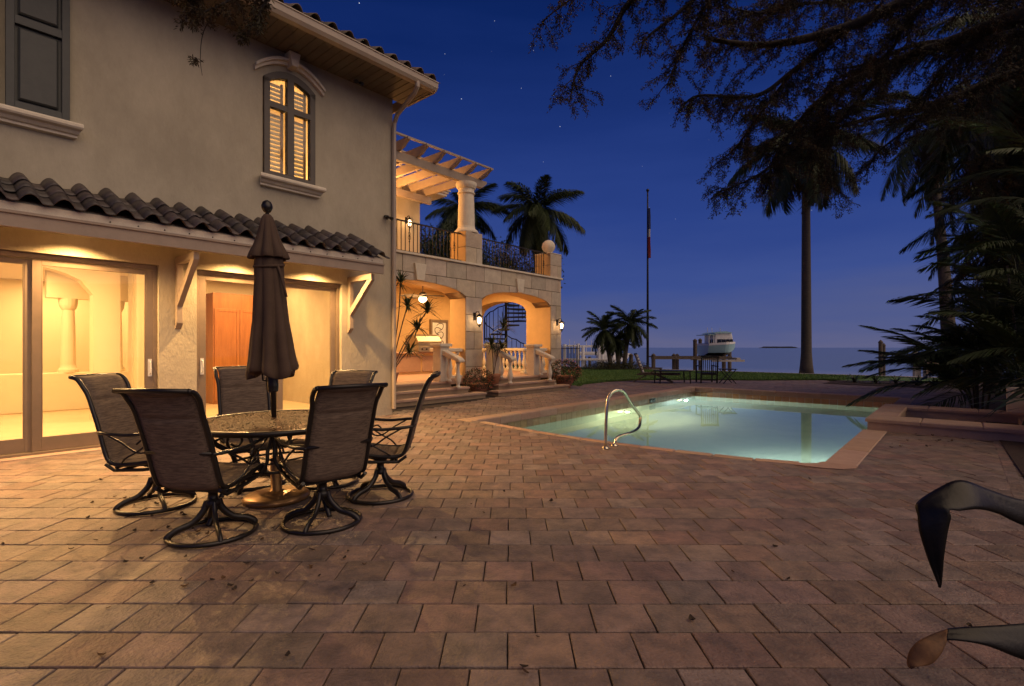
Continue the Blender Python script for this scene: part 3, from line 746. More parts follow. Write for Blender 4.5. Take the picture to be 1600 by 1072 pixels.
# ---- awning roof above the doors
aw_ = thing('awning_roof', 'dark tiled pent roof with lit underside above the sliding doors', 'awning', Hh(1, 8, 2.6), RH)
MB().box(-3.4, 5.22, 7.62, 8.398, 2.83, 2.85).build('soffit', M['fasc'], aw_, 'H')
MB().box(-3.4, 5.25, 7.56, 7.60, 2.60, 2.774).build('fascia_board', M['fasc'], aw_, 'H', bevel=.004)
MB().box(-3.4, 5.25, 7.535, 7.559, 2.745, 2.774).build('drip_strip', M['fasc'], aw_, 'H')
MB().prism([(7.602, 2.851), (8.398, 2.851), (8.398, 3.25), (7.55, 2.86), (7.55, 2.776), (7.602, 2.776)], 'x', -3.4, 5.22).build('roof_body', M['trim'], aw_, 'H', fix=True)
A2 = WM[aw_].inverted(); sl2 = atan2(.43, .90); random.seed(8)
for r in range(3):
    for i in range(26):
        u = 5.13-i*.275; m_ = 7.47+r*.30
        piece('roof_tile', TM, aw_, A2 @ Hh(u, m_, 2.86+(m_-7.47)*.478+.012), (sl2+random.gauss(0, .012), random.gauss(0, .012), random.gauss(0, .014)))
for i in range(14):
    u = 5.0-i*.275*1; 
    b = MB(); b.lathe([(.008, 0), (.008, .012), (.003, .016)], (0, 0, 0), 6); b.v = [(u+v[0], 7.549-v[2], 2.80+v[1]) for v in b.v]; b.build('screw_head', M['dark'], aw_, 'H')
def bracket(u, w=.075):
    br = MB(); br.box(u-w/2, u+w/2, 8.31, 8.398, 1.66, 2.60); br.build('wall_leg', M['fasc'], aw_, 'H', bevel=.006)
    MB().box(u-w/2+.002, u+w/2-.002, 7.64, 8.31, 2.50, 2.598).build('top_arm', M['fasc'], aw_, 'H', bevel=.006)
    MB().prism([(8.31, 1.90), (8.31, 2.03), (7.77, 2.50), (7.64, 2.50), (7.64, 2.49)], 'x', u-w/2+.004, u+w/2-.004).build('diagonal_strut', M['fasc'], aw_, 'H', fix=True)
    MB().prism([(8.398, 1.58), (8.398, 1.66), (8.31, 1.66)], 'x', u-w/2, u+w/2).build('toe_block', M['fasc'], aw_, 'H', fix=True)
bracket(2.36); bracket(5.08); bracket(-3.2)
for u in (-.6, 1.2, 3.1, 4.35):
    light('SPOT', 'awning_downlight', Hh(u, 8.12, 2.80), 430, WARM2, .035, (radians(-24), 0, RH), spot=155)
    b = MB(); b.lathe([(.04, 0), (.04, .006), (.001, .0065)], Hh(u, 8.12, 2.822), 14); b.build('downlight', M['bulb2'], aw_, 'W')
# ---- interior (rooms behind the doors)
b = MB()
b.box(-4.8, 5.81, 8.62, 16.99, 2.90, 2.98); b.build('interior_ceiling', M['intw'], house, 'H')
MB().box(-4.8, 5.81, 8.62, 16.99, -.03, .02).build('interior_floor', M['intf'], house, 'H')
b = MB()
def arc(a, c, zs, za): return lambda u: zs+(za-zs)*sqrt(max(0, 1-((u-(a+c)/2)/((c-a)/2))**2))
wall_with(b, -4.8, 2.32, 11.5, 11.8, .02, 2.9, [(-3.6, -.9, .02, arc(-3.6, -.9, 2.2, 2.7)), (-.45, 1.93, .02, arc(-.45, 1.93, 2.25, 2.72))])
b.box(2.50, 3.3, 11.5, 11.8, .02, 2.9); b.box(3.2, 3.35, 11.8, 16.9, .02, 2.9)
b.box(-4.79, 5.80, 8.63, 8.64, 2.5, 2.9)
wall_with(b, -4.8, 3.2, 16.4, 16.6, .02, 2.9, [(-.2, .5, .02, 2.0)])
b.box(3.35, 5.80, 13.3, 13.5, .02, 2.9)
b.box(2.52, 2.55, 11.3, 11.5, .02, 2.9)
b.build('interior_wall', M['intw'], house, 'H')
# low plinth wall with two round columns deep in the room
MB().box(.9, 3.19, 13.9, 14.2, .02, .80).build('plinth_wall', M['intw'], house, 'H', bevel=.02)
for u in (1.95, 2.75):
    b = MB(); b.lathe([(.17, .80), (.17, .86), (.14, .90), (.125, .95), (.12, 1.5), (.105, 2.1), (.13, 2.14), (.15, 2.2), (.16, 2.28), (.16, 2.34)], (u, 14.05, 0), 18); b.build('interior_column', M['intw'], house, 'H', smooth=False)
MB().box(1.6, 3.19, 13.93, 14.17, 2.34, 2.9).build('column_beam', M['intw'], house, 'H')
b = MB()
for (a, c, zb, zt) in ((-.27, -.2, .02, 2.07), (.5, .57, .02, 2.07), (-.2, .5, 2.0, 2.07)): b.box(a, c, 16.34, 16.41, zb, zt)
b.build('interior_door_frame', M['wood'], house, 'H')
MB().box(-.2, .5, 16.62, 16.66, .02, 2.0).build('interior_door', M['wood'], house, 'H')
cab = thing('wooden_cabinet', 'tall orange brown panelled wooden cabinet seen through the right sliding door', 'cabinet', Hh(4.9, 13, .02), RH)
ca, cb_ = 4.30, 5.45
MB().box(ca, cb_, 12.84, 13.29, .02, 2.58).build('cabinet_body', M['wood'], cab, 'H', bevel=.006)
for (a, c, zb, zt) in ((ca+.03, (ca+cb_)/2-.004, .85, 2.22), ((ca+cb_)/2+.004, cb_-.03, .85, 2.22), (ca+.03, (ca+cb_)/2-.004, .1, .83), ((ca+cb_)/2+.004, cb_-.03, .1, .83)):
    f = MB(); w = .07
    f.box(a, a+w, 12.815, 12.839, zb, zt); f.box(c-w, c, 12.815, 12.839, zb, zt); f.box(a+w, c-w, 12.816, 12.839, zt-w, zt); f.box(a+w, c-w, 12.816, 12.839, zb, zb+w)
    f.box(a+w, c-w, 12.828, 12.838, zb+w, zt-w); f.build('cabinet_door', M['wood'], cab, 'H', bevel=.004)
for (u, m, e) in ((.9, 10.2, 150), (-1.6, 10.2, 130), (3.9, 10.6, 150), (1.0, 13.0, 110), (-.6, 15.2, 60), (2.0, 15.4, 70), (4.9, 12.0, 70)):
    light('AREA', 'room_light', Hh(u, m, 2.86), e, WARM, rot=(0, 0, RH), sx=1.0, sy=.8)
for (u, m) in ((1.02, 10.6), (3.6, 10.2), (.4, 13.2)):
    b = MB(); b.lathe([(.07, 0), (.07, .01), (.001, .011)], Hh(u, m, 2.885), 18); b.build('ceiling_downlight', M['bulb2'], house, 'W')
# upstairs room behind the arched window
b = MB(); b.box(3.0, 5.0, 8.63, 10.6, 3.8, 3.85); b.box(3.0, 5.0, 10.6, 10.7, 3.85, 6.2); b.box(2.9, 3.0, 8.63, 10.7, 3.85, 6.2); b.box(5.0, 5.1, 8.63, 10.7, 3.85, 6.2); b.box(2.9, 5.1, 8.63, 10.7, 6.2, 6.23)
b.build('upstairs_room_wall', M['intw'], house, 'H')
light('POINT', 'room_light', Hh(4.0, 9.6, 4.35), 90, WARM, .25)
# ============================================================ loggia wing
lg = thing('loggia', 'two storey stone block loggia with arches and a balcony on top', 'building', Hh(10.5, 12, 0), RH)
AR = [(6.78, 10.12, 2.72, 3.06), (10.79, 14.15, 2.70, 3.06)]
b = MB()
wall_with(b, 6.03, 14.74, 10.64, 11.27, 0, 3.66, [(a, c, 0, arc(a, c, s_, t_)) for a, c, s_, t_ in AR])
b.build('wall_core', M['stonec'], lg, 'H')
# blocks
courses = [(.005, .26), (.26, .76), (.76, 1.27), (1.27, 1.77), (1.77, 2.27), (2.27, 2.77), (2.77, 3.25), (3.25, 3.70)]
A3 = WM[lg].inverted(); random.seed(31)
def lowz(u, z0):
    for (a, c, s_, t_) in AR:
        if a <= u <= c: return max(z0, arc(a, c, s_, t_)(u))
    return z0
for k, (z0, z1) in enumerate(courses):
    off = 0 if k % 2 else .37; u = 5.70+off*.999
    edges = [6.03]
    while u < 14.76:
        if u > 6.1: edges.append(u)
        u += .74
    edges.append(14.76)
    if z0 < 2.7:
        br = sorted(set([round(e, 3) for e in edges]+[6.78, 10.12, 10.455, 10.79, 14.15, 14.455] if z1 < 2.75 else edges+[6.78, 10.12, 10.79, 14.15]))
        br = [e for e in br if not (10.12 < e < 10.79 and (abs(e-10.455) > .01))]
        br = [e for e in br if not (14.15 < e < 14.76)] + ([14.455] if k % 2 else [])
        br = sorted(br)
    else: br = edges
    if k % 2 == 0: br = [e for e in br if abs(e-10.455) > .01]
    for a, c in zip(br[:-1], br[1:]):
        if c-a < .02: continue
        mid = (a+c)/2
        if z0 < 2.6 and any(x0-.01 < mid < x1+.01 for (x0, x1, _, _) in AR): continue
        n = 8; g2 = .006
        xs = [a+g2+(c-a-2*g2)*i/n for i in range(n+1)]
        lows = [lowz(x, z0+g2) for x in xs]
        if min(z1-g2-l for l in lows) < .01 and max(z1-g2-l for l in lows) < .03: continue
        poly = [(x, min(l, z1-g2-.002)) for x, l in zip(xs, lows)]+[(c-g2, z1-g2), (a+g2, z1-g2)]
        if all(abs(l-z0-g2) < 1e-6 for l in lows): poly = [(a+g2, z0+g2), (c-g2, z0+g2), (c-g2, z1-g2), (a+g2, z1-g2)]
        pr = random.uniform(-.003, .003)
        cx = sum(p[0] for p in poly)/len(poly); cz = sum(p[1] for p in poly)/len(poly)
        bb = MB(); N = len(poly)
        sh = [(cx+(p[0]-cx)*(1-.008/max(.05, abs(p[0]-cx)) if abs(p[0]-cx) > .02 else 1), cz+(p[1]-cz)*(1-.008/max(.05, abs(p[1]-cz)) if abs(p[1]-cz) > .02 else 1)) for p in poly]
        bb.add([(p[0], 10.639, p[1]) for p in poly]+[(p[0], 10.612+pr, p[1]) for p in poly]+[(p[0], 10.603+pr, p[1]) for p in sh],
               [(i, (i+1) % N, N+(i+1) % N, N+i) for i in range(N)]+[(N+i, N+(i+1) % N, 2*N+(i+1) % N, 2*N+i) for i in range(N)]+[tuple(range(2*N, 3*N))])
        bb.build('stone_block', M['stone'], lg, 'H', fix=True)
# blocks on the end of the wing
for k, (z0, z1) in enumerate(courses):
    for (a, c) in (((10.64, 11.27),) if k % 2 else ((10.64, 10.95), (10.95, 11.27))):
        MB().box(14.741, 14.77, a+.005, c-.005, z0+.006, z1-.006).build('stone_block', M['stone'], lg, 'H', bevel=.006)
for u in (8.45, 12.47):
    MB().prism([(u-.12, 3.07), (u+.12, 3.07), (u+.19, 3.50), (u-.19, 3.50)], 'y', 10.53, 10.63).build('keystone', M['trim'], lg, 'H', bevel=.008, fix=True)
MB().box(6.03, 14.80, 10.55, 11.30, 3.701, 3.76).build('cornice', M['trim'], lg, 'H', bevel=.012)
# plastered inner faces of the piers and arches
b = MB()
for (a, c, s_, t_) in AR:
    f = arc(a, c, s_, t_); n = 24
    prev = [(a, .02), (a, s_)]
    pts = [(a, .02)]+[(a+(c-a)*(.5-.5*cos(pi*i/n)), f(a+(c-a)*(.5-.5*cos(pi*i/n)))) for i in range(n+1)]+[(c, .02)]
    mid = (a+c)/2
    for p, q in zip(pts[:-1], pts[1:]):
        def inn(w): return (w[0]+(.004 if w[0] < mid else -.004), w[1]-.004)
        P_, Q_ = inn(p), inn(q)
        b.add([(P_[0], 10.62, P_[1]), (Q_[0], 10.62, Q_[1]), (Q_[0], 11.27, Q_[1]), (P_[0], 11.27, P_[1])], [(0, 1, 2, 3)])
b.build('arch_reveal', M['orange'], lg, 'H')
# floor, back wall, ceiling, end wall with arch
MB().box(6.03, 14.74, 10.6, 14.6, .30, .45).build('loggia_floor', M['coping'], lg, 'H')
b = MB(); b.box(6.03, 14.2, 14.6, 14.8, 0, 3.66); b.box(6.035, 6.06, 11.27, 14.6, .45, 3.4)
b.box(6.06, 14.15, 11.271, 14.6, 3.40, 3.44)
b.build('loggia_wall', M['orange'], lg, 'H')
b = MB(); f = arc(11.7, 14.45, 2.55, 3.05); n = 20
b.box(14.15, 14.74, 11.271, 11.7, 0, 3.65); b.box(14.2, 14.74, 14.45, 14.8, 0, 3.65)
for i in range(n):
    x, y = 11.7+2.75*i/n, 11.7+2.75*(i+1)/n; b.prism([(x, f(x)), (y, f(y)), (y, 3.65), (x, 3.65)], 'x', 14.2, 14.74)
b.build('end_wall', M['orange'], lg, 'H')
MB().box(6.03, 14.76, 11.3, 14.8, 3.66, 3.74).build('balcony_floor', M['coping'], lg, 'H')
# piers on the balcony
def pier(u0, u1, m0, m1, z0, z1):
    MB().box(u0+.02, u1-.02, m0+.02, m1-.02, z0, z1-.002).build('pier_core', M['stonec'], lg, 'H')
    k = 2; h = (z1-z0)/k
    for i in range(k):
        if i % 2 == 0: sp = [(u0, (u0+u1)/2+.1), ((u0+u1)/2+.1, u1)]
        else: sp = [(u0, u1)]
        for a, c in sp:
            MB().box(a+.004, c-.004, m0, m0+.019, z0+i*h+.005, z0+(i+1)*h-.005).build('stone_block', M['stone'], lg, 'H', bevel=.005)
        MB().box(u0, u0+.019, m0+.02, m1, z0+i*h+.005, z0+(i+1)*h-.005).build('stone_block', M['orange'], lg, 'H', bevel=.005)  # left face: orange lamplight put into the block colour
        MB().box(u1-.019, u1, m0+.02, m1, z0+i*h+.005, z0+(i+1)*h-.005).build('stone_block', M['stone'], lg, 'H', bevel=.005)
pier(10.12, 10.79, 10.60, 11.27, 3.76, 4.66); pier(14.13, 14.77, 10.60, 11.27, 3.76, 4.57)
MB().box(14.12, 14.78, 10.59, 11.28, 4.571, 4.60).build('pier_cap', M['trim'], lg, 'H', bevel=.008)
b = MB(); b.lathe([(.13, 4.60), (.13, 4.63), (.09, 4.66)], (14.45, 10.93, 0), 20); b.sphere((14.45, 10.93, 4.875), .235, 28); b.build('ball_finial', M['trim'], lg, 'H', smooth=True)
b = MB(); b.lathe([(.36, 4.661), (.36, 4.70), (.33, 4.74), (.27, 4.80), (.25, 4.86), (.245, 5.2), (.225, 5.78), (.225, 5.80), (.26, 5.82), (.26, 5.85), (.23, 5.87), (.23, 5.95), (.27, 5.98), (.30, 6.04), (.31, 6.09), (.31, 6.14)], (10.45, 10.93, 0), 32)
b.build('round_column', M['trim'], lg, 'H', smooth=False)
for p in lg.children[-1].data.polygons: p.use_smooth = True
# pergola
MB().prism([(6.2, 6.141), (11.05, 6.141), (11.25, 6.30), (11.25, 6.37), (6.2, 6.37)], 'y', 10.86, 11.0).build('pergola_beam', M['fasc'], lg, 'H', bevel=.006, fix=True)
MB().box(6.2, 11.2, 13.4, 13.52, 6.141, 6.37).build('pergola_beam', M['fasc'], lg, 'H', bevel=.006)
for i in range(8):
    u = 10.98-i*.6
    pr = [(13.9, 6.372), (10.80, 6.372), (10.62, 6.42), (10.52, 6.50), (10.40, 6.56), (10.40, 6.62), (13.9, 6.62)]
    MB().prism(pr, 'x', u-.04, u+.04).build('rafter', M['fasc'], lg, 'H', bevel=.005, fix=True)
for m_ in (10.52, 11.4, 12.3, 13.2):
    MB().box(6.6, 11.15, m_-.025, m_+.025, 6.621, 6.67).build('lath', M['fasc'], lg, 'H')
# upper wall behind the balcony with its own eave
MB().box(6.03, 11.5, 14.4, 17, 3.74, 6.69).build('upper_wall', M['stucco'], lg, 'H')
b = MB(); b.box(6.03, 12.2, 13.75, 17, 6.691, 6.78); b.box(6.03, 12.24, 13.70, 17.0, 6.781, 6.86); b.box(6.03, 12.28, 13.64, 17.0, 6.861, 6.9); b.build('upper_eave', M['trim'], lg, 'H', bevel=.008)
# balcony railings
rb = None
def railing(u0, u1, m_, z0, z1, par):
    MB().box(u0, u1, m_-.025, m_+.025, z1-.03, z1).build('top_rail', M['iron'], par, 'H')
    MB().box(u0, u1, m_-.015, m_+.015, z0, z0+.025).build('bottom_rail', M['iron'], par, 'H')
    n = int((u1-u0)/.128); me1 = me2 = None
    for i in range(1, n):
        u = u0+(u1-u0)*i/n; orn = i % 4 == 1
        if (me2 if orn else me1) is None:
            b = MB(); b.box(-.008, .008, -.008, .008, 0, z1-z0-.055)
            if orn:
                h = z1-z0
                for zc in (.32, .5):
                    b.sphere((0, 0, h*zc), .022, 6, 1.3)
                for s_ in (-1, 1):
                    b.tube([(0, 0, h*.36), (s_*.03, 0, h*.40), (s_*.04, 0, h*.47), (s_*.02, 0, h*.52), (s_*.01, 0, h*.48)], .006, 4)
                    b.tube([(0, 0, h*.64), (s_*.03, 0, h*.60), (s_*.035, 0, h*.55), (s_*.015, 0, h*.53)], .006, 4)
            ob = b.build('baluster', M['iron'], par, 'L')
            if orn: me2 = ob.data
            else: me1 = ob.data
        else: ob = piece('baluster', me2 if orn else me1, par, (0, 0, 0))
        ob.location = WM[par].inverted() @ Hh(u, m_, z0+.025)
railing(6.05, 10.12, 10.80, 3.80, 4.60, lg); railing(10.79, 14.13, 10.80, 3.80, 4.60, lg)
# inner balcony rail far side
# ---- wall lanterns
def lantern(u, m_, z, lab, e=9):
    t = thing('wall_lantern', lab, 'lantern', Hh(u, m_, z), RH)
    MB().box(u-.05, u+.05, m_-.02, m_, z-.02, z+.2).build('back_plate', M['iron'], t, 'H', bevel=.006)
    MB().tube([(u, m_-.02, z+.12), (u, m_-.08, z+.22), (u, m_-.17, z+.22), (u, m_-.2, z+.15)], .012, 6).build('arm', M['iron'], t, 'H')
    b = MB(); c = (u, m_-.2, z)
    b.lathe([(.005, .17), (.03, .14), (.105, .085), (.11, .07)], c, 8); b.lathe([(.06, -.16), (.03, -.19), (.012, -.23)], c, 8)
    for k in range(6):
        a = pi/3*k; b.bar((u+.10*cos(a), m_-.2+.10*sin(a), z+.07), (u+.06*cos(a), m_-.2+.06*sin(a), z-.16), .008, .008)
    b.build('cage', M['iron'], t, 'H')
    b = MB(); b.lathe([(.035, -.12), (.05, -.05), (.055, .02), (.03, .06)], c, 10); b.build('glass_shade', M['bulb'], t, 'H', smooth=True)
    light('POINT', 'lantern_light', Hh(u, m_-.23, z-.02), e, WARM2, .06)
lantern(10.46, 10.6, 2.13, 'lit wall lantern on the stone pier between the two arches', 22)
lantern(14.50, 10.6, 2.10, 'lit wall lantern on the outermost stone pier by the lawn', 20)
lantern(10.9, 14.4, 5.62, 'lit wall lantern on the upper balcony wall', 26)
light('POINT', 'balcony_light', Hh(8.8, 12.9, 5.6), 330, (1, .45, .12), .15)
for (u, m_, e) in ((8.6, 12.3, 170), (12.5, 12.6, 130)):
    light('AREA', 'loggia_light', Hh(u, m_, 3.36), e, WARM, rot=(0, 0, RH), sx=1.2, sy=1.2)
b = MB(); b.lathe([(.09, 0), (.09, .01), (.001, .012)], Hh(9.1, 12.0, 3.385), 14); b.build('downlight', M['bulb2'], lg, 'W')
# ---- ceiling fan
fan = thing('ceiling_fan', 'ceiling fan with broad blades and a lit bowl inside the left arch', 'fan', Hh(10.1, 12.5, 3.39), RH)
fc = (10.1, 12.5, 0)
MB().lathe([(.06, 3.39), (.05, 3.34), (.015, 3.33), (.015, 3.05), (.07, 3.03), (.12, 2.98), (.12, 2.90), (.08, 2.87)], fc, 16).build('motor', M['dark'], fan, 'H')
MB().lathe([(.11, 2.87), (.13, 2.80), (.09, 2.74), (.02, 2.71)], fc, 16).build('light_bowl', M['bulb'], fan, 'H', smooth=True)
for k in range(5):
    a = 2*pi*k/5+.25; d = Vector((cos(a), sin(a), 0)); r = Vector((-sin(a), cos(a), .25)).normalized(); b = MB(); o_ = Vector((10.1, 12.5, 2.93))
    pts = [(.12, .02), (.2, .05), (.32, .12), (.5, .135), (.64, .09), (.70, .0)]
    vs = []
    for (x, w) in pts: vs += [o_+d*x+r*w-Vector((0, 0, x*.06)), o_+d*x-r*w-Vector((0, 0, x*.06))]
    vs2 = [v+Vector((0, 0, .012)) for v in vs]; n = len(vs)
    b.add(vs+vs2, [(2*i, 2*i+1, 2*i+3, 2*i+2) for i in range(5)]+[(n+2*i, n+2*i+2, n+2*i+3, n+2*i+1) for i in range(5)]+[(2*i, 2*i+2, n+2*i+2, n+2*i) for i in range(5)]+[(2*i+1, n+2*i+1, n+2*i+3, 2*i+3) for i in range(5)])
    b.build('blade', M['greywood'], fan, 'H', fix=True)
light('POINT', 'fan_light', Hh(10.1, 12.5, 2.62), 60, WARM2, .1)
# ---- outdoor kitchen
kt = thing('outdoor_kitchen', 'tan built in counter inside the left arch', 'counter', Hh(9, 13.5, .45), RH)
MB().box(8.6, 11.75, 13.3, 14.55, .451, 1.12).build('counter_base', M['orange'], kt, 'H')
MB().box(8.55, 11.8, 13.2, 14.56, 1.121, 1.17).build('counter_top', M['coping'], kt, 'H', bevel=.012)
for i in range(3): MB().box(8.65+i*1.03, 9.6+i*1.03, 13.27, 13.299, .53, 1.04).build('cabinet_door', M['coping'], kt, 'H', bevel=.01)
gl_ = thing('gas_grill', 'stainless steel grill set in the loggia counter', 'grill', Hh(10.97, 13.5, 1.17), RH)
ga, gb = 10.45, 11.5
MB().box(ga, gb, 13.14, 13.9, 1.171, 1.36).build('grill_body', M['steel'], gl_, 'H', bevel=.01)
MB().prism([(13.2, 1.365), (13.2, 1.52), (13.33, 1.70), (13.55, 1.76), (13.85, 1.72), (13.88, 1.365)], 'x', ga+.02, gb-.02).build('hood', M['steel'], gl_, 'H', bevel=.015, fix=True)
MB().tube([(ga+.15, 13.18, 1.50), (ga+.15, 13.12, 1.50), (gb-.15, 13.12, 1.50), (gb-.15, 13.18, 1.50)], .013, 8).build('handle', M['rail'], gl_, 'H')
for i in range(5):
    u = ga+.14+i*.18; b = MB(); b.lathe([(.03, 0), (.03, .02), (.022, .03)], (0, 0, 0), 10); b.v = [(u+v[0], 13.139-v[2], 1.27+v[1]) for v in b.v]; b.build('knob', M['dark'], gl_, 'H')
# decorative glazed door leaf on the back wall
dd = thing('ornamental_door', 'dark framed narrow door with pale scrollwork glass on the loggia back wall', 'door', Hh(12.5, 14.55, 1), RH)
b = MB(); a, c = 12.1, 12.95
for q in ((a, a+.09, .46, 2.35), (c-.09, c, .46, 2.35)): b.box(q[0], q[1], 14.53, 14.599, q[2], q[3])
b.box(a+.09, c-.09, 14.532, 14.599, 2.25, 2.35); b.box(a+.09, c-.09, 14.532, 14.599, .46, .75); b.build('door_frame', M['alu'], dd, 'H')
MB().box(a+.09, c-.09, 14.56, 14.58, .75, 2.25).build('door_glass', M['whitep'], dd, 'H')
b = MB()
for k in range(9):
    z = .85+k*.16; s_ = 1 if k % 2 else -1
    b.tube([((a+c)/2+s_*(.16*cos(t_*.7)-.05), 14.553, z+.16*sin(t_*.7)*(.3+t_*.12)) for t_ in range(8)], .012, 5)
b.build('scrollwork', M['iron'], dd, 'H')
# ---- steps
def step_flight(ua, ub, lab, wings, ul=None):
    t = thing('entry_steps', lab, 'steps', Hh((ua+ub)/2, 9.6, 0), RH)
    for i, (e, m_, z) in enumerate(((.66, 9.3, .15), (.33, 9.6, .30), (0, 9.9, .449))):
        a = ua-(e if wings[0] else 0); c = ub+(e if wings[1] else 0)
        z0 = z-.15 if i else 0
        MB().box(a+.03, c-.03, m_+.03, 10.598, z0+.001, z-.05).build('riser', M['stonec'], t, 'H')
        # tread stones
        k = max(2, int((c-a)/.75)); L = (c-a)/k
        for j in range(k):
            MB().cbox(a+j*L+.003, a+(j+1)*L-.003, m_, m_+.36 if i < 2 else 10.598, z-.049, z, .012).build('tread_stone', M['coping'], t, 'H')
    return t
f1 = step_flight(6.1, 8.98, 'lit stone steps rising to the left arch beside the house corner', (0, 1))
f2 = step_flight(10.74, 12.75, 'stone steps rising to the right arch nearest the lawn', (1, 1))
BP = [(.075, 0), (.075, .05), (.05, .06), (.045, .09), (.06, .13), (.085, .20), (.088, .26), (.07, .34), (.045, .46), (.035, .56), (.05, .60), (.035, .62), (.06, .66), (.075, .68), (.075, .74)]
def newel_rail(u, lab, ml=9.42):
    t = thing('stone_balustrade', lab, 'balustrade', Hh(u, 10, .45), RH)
    MB().box(u-.15, u+.15, 10.0, 10.3, .45, 1.34).build('newel_post', M['trim'], t, 'H', bevel=.01)
    MB().box(u-.21, u+.21, 9.94, 10.36, 1.341, 1.42).build('newel_cap', M['trim'], t, 'H', bevel=.015)
    b = MB(); b.prism([(9.999, 1.12), (9.999, 1.26), (9.42, 1.06), (9.34, 1.0), (9.36, .94)], 'x', u-.10, u+.10); b.build('sloping_handrail', M['trim'], t, 'H', bevel=.02, fix=True)
    MB().lathe([(r*.9, z*.93+.30) for r, z in BP], (u, 9.50, 0), 14).build('baluster', M['trim'], t, 'H', smooth=True)
    MB().lathe([(r*.8, z*.88+.449) for r, z in BP], (u, 9.83, 0), 14).build('baluster', M['trim'], t, 'H', smooth=True)
newel_rail(8.80, 'stone newel and sloping handrail at the right side of the left steps')
newel_rail(12.62, 'stone newel and sloping handrail at the right side of the right steps')
newel_rail(10.78, 'stone newel and sloping handrail between flower pot and spiral stair')
def balus(u0, u1, m0, m1, lab, n, z=.45, mt='trim', H=.85):
    t = thing('stone_balustrade', lab, 'balustrade', Hh((u0+u1)/2, (m0+m1)/2, z), RH)
    w = .09
    if abs(u1-u0) > abs(m1-m0):
        MB().box(u0, u1, m0-w, m0+w, z+.0, z+.08).build('base_rail', M[mt], t, 'H', bevel=.01); MB().box(u0, u1, m0-w, m0+w, z+H-.1, z+H).build('top_rail', M[mt], t, 'H', bevel=.015)
    else:
        MB().box(u0-w, u0+w, m0, m1, z+.0, z+.08).build('base_rail', M[mt], t, 'H', bevel=.01); MB().box(u0-w, u0+w, m0, m1, z+H-.1, z+H).build('top_rail', M[mt], t, 'H', bevel=.015)
    for i in range(n):
        q = (i+.5)/n; MB().lathe([(r*.85, zz*(H-.18)/.74) for r, zz in BP], (u0+(u1-u0)*q, m0+(m1-m0)*q, z+.08), 12).build('baluster', M[mt], t, 'H', smooth=True)
balus(9.02, 10.1, 10.8, 10.8, 'short stone balustrade joining the left newel to the middle pier', 4)
balus(12.85, 14.1, 10.8, 10.8, 'short stone balustrade joining the right newel to the outer pier', 5)
balus(14.45, 14.45, 11.75, 14.4, 'orange lit balustrade across the end arch in front of the spiral stair', 13)
# ---- spiral stair
sp = thing('spiral_staircase', 'black iron spiral staircase seen through the right arch', 'staircase', Hh(16.3, 14.6, 0), RH)
sc_ = Vector((16.3, 14.6, 0)); R = .95
MB().tube([sc_, sc_+Vector((0, 0, 4.7))], .06, 12).build('centre_pole', M['iron'], sp, 'H')
NT = 19; hp = []
for i in range(NT):
    a = -1.2+i*radians(27); z = .2+i*.185; a2 = a+radians(29)
    pts = [(.05, a), (R, a), (R, a2), (.05, a2)]
    b = MB(); vs = [(sc_.x+r*cos(t_), sc_.y+r*sin(t_), z+dz) for dz in (-.03, .035) for r, t_ in pts]
    b.add(vs, [(3, 2, 1, 0), (4, 5, 6, 7), (0, 1, 5, 4), (1, 2, 6, 5), (2, 3, 7, 6), (3, 0, 4, 7)]); b.build('tread', M['iron'], sp, 'H', fix=True)
    for q in (0, .5):
        t_ = a+radians(27)*q; x, y = sc_.x+(R-.02)*cos(t_), sc_.y+(R-.02)*sin(t_)
        MB().box(x-.009, x+.009, y-.009, y+.009, z+.036+q*.1, z+.036+q*.1+.85).build('baluster', M['iron'], sp, 'H')
        hp.append((x, y, z+.92+q*.09))
MB().tube(hp, .024, 6).build('handrail', M['iron'], sp, 'H', smooth=True)
# ============================================================ dining set
tb = thing('patio_table', 'round dark table with a leaf pattern lattice top under the closed umbrella', 'table', (-1.94, 4.30, 0))
mt = mat('lattice_top', (.10, .05, .028), .7, col2=(.07, .035, .02), nscale=8, metal=0, spec=.12, world=False)
def lattice(m):
    t = m.node_tree; N = t.nodes; L = t.links; b = N['Principled BSDF']
    tcx = N.new('ShaderNodeTexCoord'); nn = N.new('ShaderNodeTexNoise'); nn.inputs['Scale'].default_value = 9
    L.new(tcx.outputs['Object'], nn.inputs['Vector']); vm = N.new('ShaderNodeVectorMath'); vm.operation = 'MULTIPLY_ADD'; vm.inputs[1].default_value = (.05, .05, 0)
    L.new(nn.outputs['Color'], vm.inputs[0]); L.new(tcx.outputs['Object'], vm.inputs[2])
    v = N.new('ShaderNodeTexVoronoi'); v.inputs['Scale'].default_value = 26; v.feature = 'DISTANCE_TO_EDGE'; L.new(vm.outputs[0], v.inputs['Vector'])
    r = N.new('ShaderNodeMath'); r.operation = 'GREATER_THAN'; r.inputs[1].default_value = .12; L.new(v.outputs['Distance'], r.inputs[0])
    tr = N.new('ShaderNodeBsdfTransparent'); mx_ = N.new('ShaderNodeMixShader'); o = N['Material Output']
    L.new(r.outputs[0], mx_.inputs[0]); L.new(b.outputs[0], mx_.inputs[1]); L.new(tr.outputs[0], mx_.inputs[2]); L.new(mx_.outputs[0], o.inputs[0])
lattice(mt)
TZ = .715
MB().lathe([(.03, TZ-.006), (.655, TZ-.006), (.655, TZ), (.03, TZ)], (-1.94, 4.30, 0), 48).build('tabletop', mt, tb, 'W')
b = MB(); n = 48
b.lathe([(.645, TZ-.03), (.69, TZ-.035), (.705, TZ-.015), (.70, TZ+.002), (.675, TZ+.006), (.645, TZ+.002)], (0, 0, 0), n); b.f = b.f[:-2]
